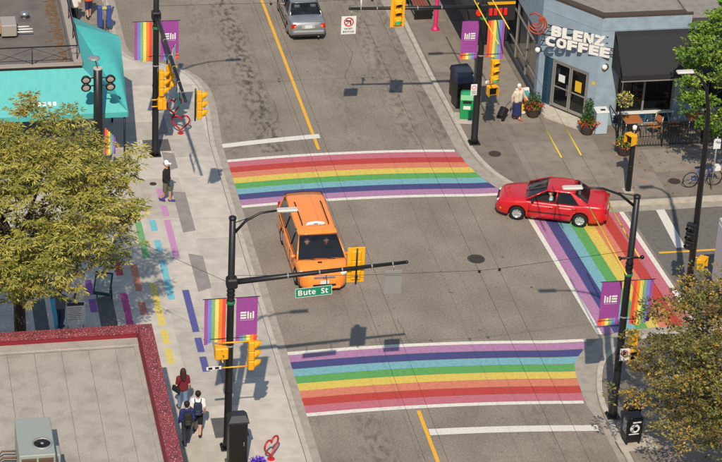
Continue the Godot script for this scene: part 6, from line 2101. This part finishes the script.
	begin(true); lathe([Vector2(0.06, -0.2), Vector2(0.2, -0.05), Vector2(0.24, 0.06), Vector2(0.2, 0.06)], Vector3.ZERO, 14)
	done("bowl", M.terracotta, hb)
	leaf_blob(hb, "blooms", Vector3(0, 0.1, 0), Vector3(0.34, 0.3, 0.34), 260, 0.1, [lin(210, 200, 120), lin(190, 170, 90), lin(110, 130, 60)], 400)
	# bicycle locked to a post
	var bp = thing("sign_post", "thin grey sign post with the bicycle", "post", Vector3(15.15, 0.15, -5.3))
	part_tube("shaft", [Vector3.ZERO, Vector3(0, 2.4, 0)], 0.03, M.grey_metal, bp)
	part_box("plate", Vector3(0, 2.1, 0.035), Vector3(0.3, 0.45, 0.008), M.white, bp)
	var bk = thing("bicycle", "blue bicycle locked to the thin grey post by the side street", "bicycle", Vector3(14.85, 0.157, -5.62), 0.08)
	var fm = mat(pc(40, 70, 140), 0.4)
	for x in [-0.52, 0.52]:
		var wh = Node3D.new()
		wh.name = "wheel"
		bk.add_child(wh, true)
		begin(true); tube(arc(Vector3(x, 0.34, 0), Vector3(0.33, 0, 0), Vector3(0, 0.33, 0), 0, TAU, 28), 0.02, 6, false)
		done("tyre", M.rubber, wh)
		for k in 8:
			var a = TAU * k / 8
			part_tube("spoke", [Vector3(x, 0.34, 0), Vector3(x + cos(a) * 0.32, 0.34 + sin(a) * 0.32, 0)], 0.003, M.steel, wh, 4)
		begin(true); ball(Vector3(x, 0.34, 0), Vector3(0.03, 0.03, 0.04), 8, 5)
		done("hub", M.steel, wh)
	for t in [[Vector3(-0.52, 0.34, 0), Vector3(-0.1, 0.32, 0)], [Vector3(-0.1, 0.32, 0), Vector3(-0.24, 0.82, 0)], [Vector3(-0.1, 0.32, 0), Vector3(0.36, 0.72, 0)], [Vector3(-0.22, 0.74, 0), Vector3(0.34, 0.8, 0)], [Vector3(-0.52, 0.34, 0), Vector3(-0.21, 0.72, 0)], [Vector3(0.52, 0.34, 0), Vector3(0.33, 0.86, 0)]]: part_tube("frame_tube", t, 0.02, fm, bk, 6)
	part_tube("handlebar", [Vector3(0.42, 0.98, -0.24), Vector3(0.34, 0.94, -0.08), Vector3(0.34, 0.94, 0.08), Vector3(0.42, 0.98, 0.24)], 0.015, M.black, bk, 6)
	part_tube("stem", [Vector3(0.33, 0.84, 0), Vector3(0.33, 0.95, 0)], 0.018, M.black, bk, 6)
	part_box("saddle", Vector3(-0.26, 0.88, 0), Vector3(0.26, 0.05, 0.14), M.black_matte, bk, 0.02)
	begin(true); lathe([Vector2(0.09, -0.006), Vector2(0.09, 0.006)], Vector3(-0.1, 0.32, 0.05), 16, Basis(Vector3.RIGHT, Vector3.BACK, Vector3.DOWN))
	done("chainring", M.black, bk)
	part_box("basket", Vector3(0.56, 0.8, 0), Vector3(0.26, 0.2, 0.3), M.white, bk, 0.02)
	# pink lamp post and bench far up the right sidewalk
	var pk = thing("pink_lamp_post", "hot pink lamp post at the top of the right sidewalk", "lamp post", Vector3(7.3, 0.15, -21.4))
	begin(true); lathe([Vector2(0.2, 0), Vector2(0.2, 0.05), Vector2(0.13, 0.12), Vector2(0.09, 0.2), Vector2(0.08, 4.2)], Vector3.ZERO, 16)
	done("shaft", mat(pc(226, 40, 110), 0.4), pk)
	begin(true); ball(Vector3(0, 4.4, 0), Vector3(0.2, 0.24, 0.2))
	done("globe", M.white, pk)
	var bn = thing("slatted_bench", "reddish slatted bench with black frame at the top of the right sidewalk", "bench", Vector3(7.0, 0.15, -23.4), 0.0)
	for k in 6: part_box("slat", Vector3(-0.32 + k * 0.12, 0.46, 0), Vector3(0.1, 0.04, 1.7), mat(pc(150, 86, 66), 0.7, 0, "stain", 0.8), bn, 0.008)
	for s in [-1, 1]: part_box("end_frame", Vector3(-0.02, 0.25, s * 0.88), Vector3(0.84, 0.5, 0.06), M.black, bn, 0.02)
	part_box("side_rail", Vector3(0.42, 0.42, 0), Vector3(0.05, 0.1, 1.8), M.black, bn, 0.01)
	part_box("side_rail", Vector3(-0.44, 0.42, 0), Vector3(0.05, 0.1, 1.8), M.black, bn, 0.01)
	# blue panels on a post, upper left sidewalk
	var bs = thing("blue_notice_post", "grey post with two narrow blue panels at the upper left", "notice post", Vector3(-7.5, 0.157, -22.6), 0.0)
	for s in [-1, 1]: part_box("panel", Vector3(s * 0.2, 0.72, 0), Vector3(0.22, 0.95, 0.24), mat(pc(64, 84, 160), 0.5, 0, "stain", 1.5), bs, 0.02)
	part_tube("shaft", [Vector3(0.02, 0, 0.02), Vector3(-0.02, 2.9, 0.0)], 0.05, mat(pc(190, 180, 168), 0.6), bs)
	part_box("yellow_tag", Vector3(0.0, 1.16, 0.1), Vector3(0.2, 0.12, 0.05), mat(pc(220, 210, 90), 0.6), bs, 0.01)
	# information board and framed board under the big tree
	var inf = thing("information_board", "white information board with a round i sign on top, under the left tree", "sign board", Vector3(-11.12, 0.157, 2.35), 0.0)
	part_box("panel", Vector3(0, 0.62, 0), Vector3(0.66, 0.96, 0.05), M.white, inf, 0.01)
	part_box("header", Vector3(0, 1.02, 0.028), Vector3(0.6, 0.13, 0.008), mat(Color8(38, 44, 62), 0.6), inf)
	for k in 7: part_box("print_line", Vector3(-0.02, 0.86 - k * 0.08, 0.028), Vector3(0.48 - 0.06 * (k % 3), 0.018, 0.006), mat(Color8(120, 120, 122), 0.7), inf)
	for s in [-1, 1]: part_tube("leg", [Vector3(s * 0.28, 0, -0.03), Vector3(s * 0.28, 0.9, -0.03)], 0.02, M.grey_metal, inf, 6)
	begin(); lathe([Vector2(0.31, -0.02), Vector2(0.31, 0.02)], Vector3(0.0, 1.42, 0), 28, Basis(Vector3.RIGHT, Vector3.BACK, Vector3.DOWN))
	done("disc", M.white, inf)
	part_box("letter_stem", Vector3(-0.02, 1.36, 0.024), Vector3(0.08, 0.24, 0.006), M.black_gloss, inf, 0, Basis(Vector3.BACK, -0.25))
	begin(); lathe([Vector2(0.05, 0), Vector2(0.05, 0.006)], Vector3(0.06, 1.57, 0.022), 14, Basis(Vector3.RIGHT, Vector3.BACK, Vector3.DOWN))
	done("letter_dot", M.black_gloss, inf)
	var fb = thing("framed_board", "slanted green-framed display board under the left tree", "sign board", Vector3(-9.95, 0.157, 0.55), -0.35)
	var Bf = Basis(Vector3.RIGHT, -0.55)
	part_box("frame", Vector3(0, 0.72, 0), Vector3(0.66, 0.86, 0.05), mat(Color8(20, 60, 56), 0.6), fb, 0.01, Bf)
	part_box("display", Vector3(0, 0.72, 0) + Bf * Vector3(0, 0.03, 0.03), Vector3(0.54, 0.68, 0.008), mat(Color8(150, 160, 160), 0.6, 0, "stain", 2.0), fb, 0, Bf)
	for s in [-1, 1]: part_tube("leg", [Vector3(s * 0.28, 0, -0.2), Vector3(s * 0.28, 0.8, -0.05)], 0.025, M.black, fb, 6)
	# fallen leaves on the right sidewalk
	rng.seed = 9
	var P = PackedVector3Array()
	var N = PackedVector3Array()
	var K = PackedColorArray()
	for i in 130:
		var x = rng.randf_range(11.6, 18.5)
		var z = rng.randf_range(-8.9, -4.2)
		var y = 0.168 if z < -4.85 else 0.02
		var a = rng.randf() * TAU
		add_leaf(P, N, K, Vector3(x, y, z), Vector3(cos(a), 0.12, sin(a)), rng.randf_range(0.06, 0.13), 0.7, [lin(176, 116, 62), lin(160, 128, 80), lin(112, 74, 46)][rng.randi() % 3])
	var fl = leaves_done(P, N, K, "fallen_leaves", self)
	tag(fl, "fallen orange leaves scattered on the sidewalk by the patio", "leaves", "", "stuff")

# ---------------------------------------------------------------- trees
func bent(a: Vector3, b: Vector3, n, wob) -> Array:
	var o = []
	for i in n + 1:
		var t = float(i) / n
		var p = a.lerp(b, t)
		if i > 0 and i < n: p += Vector3(rng.randfn(), rng.randfn() * 0.5, rng.randfn()) * wob
		p.y += sin(t * PI) * wob * 1.2
		o.append(p)
	return o

func tree(called, label, base: Vector3, crown_c: Vector3, crown_r: Vector3, seed_, trunk_r, n_limb, n_clump, leaves_per, leaf_l, leaf_w, droop, cols, bark, clump_r, shell):
	rng.seed = seed_
	var o = thing(called, label, "tree", base)
	var c = crown_c - base
	var fork = Vector3(c.x * 0.3, max(1.6, c.y - crown_r.y * 0.85), c.z * 0.3)
	part_tube("trunk", [Vector3(0, -0.02, 0), Vector3(0, 0.3, 0), fork * 0.55, fork, fork.lerp(c, 0.5)], [trunk_r * 1.35, trunk_r, trunk_r * 0.88, trunk_r * 0.75, trunk_r * 0.35], bark, o, 10)
	var tips = []
	for i in n_limb:
		var d = Vector3(rng.randfn(), rng.randfn() * 0.7 + 0.25, rng.randfn()).normalized()
		var e = c + d * crown_r * rng.randf_range(0.55, 0.85)
		var pts = bent(fork.lerp(c, rng.randf() * 0.45), e, 5, 0.1)
		part_tube("limb", pts, [trunk_r * 0.42, trunk_r * 0.34, trunk_r * 0.26, trunk_r * 0.18, trunk_r * 0.12, trunk_r * 0.06], bark, o, 6)
		for k in 5:
			var s = pts[2 + k % 4]
			var t = s + (Vector3(rng.randfn(), rng.randfn() * 0.6 + 0.1, rng.randfn()).normalized() * crown_r * rng.randf_range(0.25, 0.5))
			tips.append([s, t])
	begin(true)
	for t in tips: tube(bent(t[0], t[1], 3, 0.05), [trunk_r * 0.09, trunk_r * 0.07, trunk_r * 0.05, trunk_r * 0.03], 4, false)
	var tw = done("twigs", bark, o)
	tw.set_meta("kind", "stuff")
	# foliage: masses on the crown's shell, each holding clumps, each clump a spray of leaves
	var P = PackedVector3Array()
	var N = PackedVector3Array()
	var K = PackedColorArray()
	var n_mass = int(n_clump / 11.0)
	for i in n_mass:
		var d = Vector3(rng.randfn(), rng.randfn(), rng.randfn()).normalized()
		var rad = lerpf(shell, 1.0, pow(rng.randf(), 0.6)) * (1.0 + 0.1 * sin(d.x * 5.0 + seed_) * sin(d.y * 4.0 + d.z * 3.0))
		if i % 8 == 0: rad *= 1.1
		var mc = c + d * crown_r * rad
		var mr = clump_r * rng.randf_range(2.2, 4.0)
		var col = cols[rng.randi() % cols.size()]
		for k in 11:
			var e2 = Vector3(rng.randfn(), rng.randfn(), rng.randfn()).normalized()
			if e2.y < -0.3: e2.y *= -1.0
			var p = mc + e2 * Vector3(mr, mr * 0.6, mr) * pow(rng.randf(), 0.35)
			var tone = rng.randf_range(0.8, 1.2)
			for q in leaves_per:
				var a = TAU * (q + rng.randf()) / leaves_per
				var dir = (Vector3(cos(a), rng.randf_range(-0.4, 0.5), sin(a)) + e2 * 0.5 + Vector3.DOWN * droop).normalized()
				var cc = col.lerp(cols[rng.randi() % cols.size()], 0.35) * (tone * rng.randf_range(0.8, 1.2))
				cc.a = 1.0
				add_leaf(P, N, K, p + dir * rng.randf_range(0.0, 0.7) * clump_r, dir, leaf_l * rng.randf_range(0.7, 1.25), leaf_w, cc)
	var cr = leaves_done(P, N, K, "crown", o)
	cr.set_meta("kind", "stuff")

func build_trees():
	var bark = mat(Color8(74, 62, 52), 0.95, 0, "stain", 2.0)
	tree("broad_tree", "large yellow-green tree with drooping leaves at the left of the plaza", Vector3(-13.3, 0.15, 6.2), Vector3(-13.5, 7.35, 5.9), Vector3(4.25, 3.0, 3.9), 21, 0.24, 14, 4300, 12, 0.19, 0.3, 0.7, [lin(150, 146, 62, 1.0), lin(128, 128, 52, 1.0), lin(168, 158, 76, 1.0), lin(104, 110, 44, 1.0), lin(150, 132, 56, 1.0)], bark, 0.2, 0.42)
	tree("leafy_tree", "bright green tree at the right edge in front of the cafe patio", Vector3(16.6, 0.15, -5.9), Vector3(15.7, 5.2, -5.9), Vector3(2.15, 2.75, 2.1), 33, 0.14, 9, 1700, 11, 0.14, 0.6, 0.3, [lin(120, 150, 44, 0.85), lin(92, 128, 40, 0.85), lin(150, 172, 66, 0.85), lin(74, 104, 34, 0.85)], bark, 0.15, 0.5)
	tree("sparse_tree", "sparse olive and yellow tree in the near right corner", Vector3(9.2, 0.15, 14.6), Vector3(9.35, 4.7, 14.3), Vector3(3.45, 3.2, 3.5), 47, 0.15, 20, 4400, 9, 0.115, 0.6, 0.15, [lin(134, 134, 66, 0.72), lin(108, 110, 50, 0.72), lin(156, 148, 72, 0.72), lin(86, 90, 44, 0.72), lin(120, 118, 56, 0.72), lin(184, 148, 62, 0.72), lin(120, 88, 54, 0.65)], bark, 0.17, 0.3)
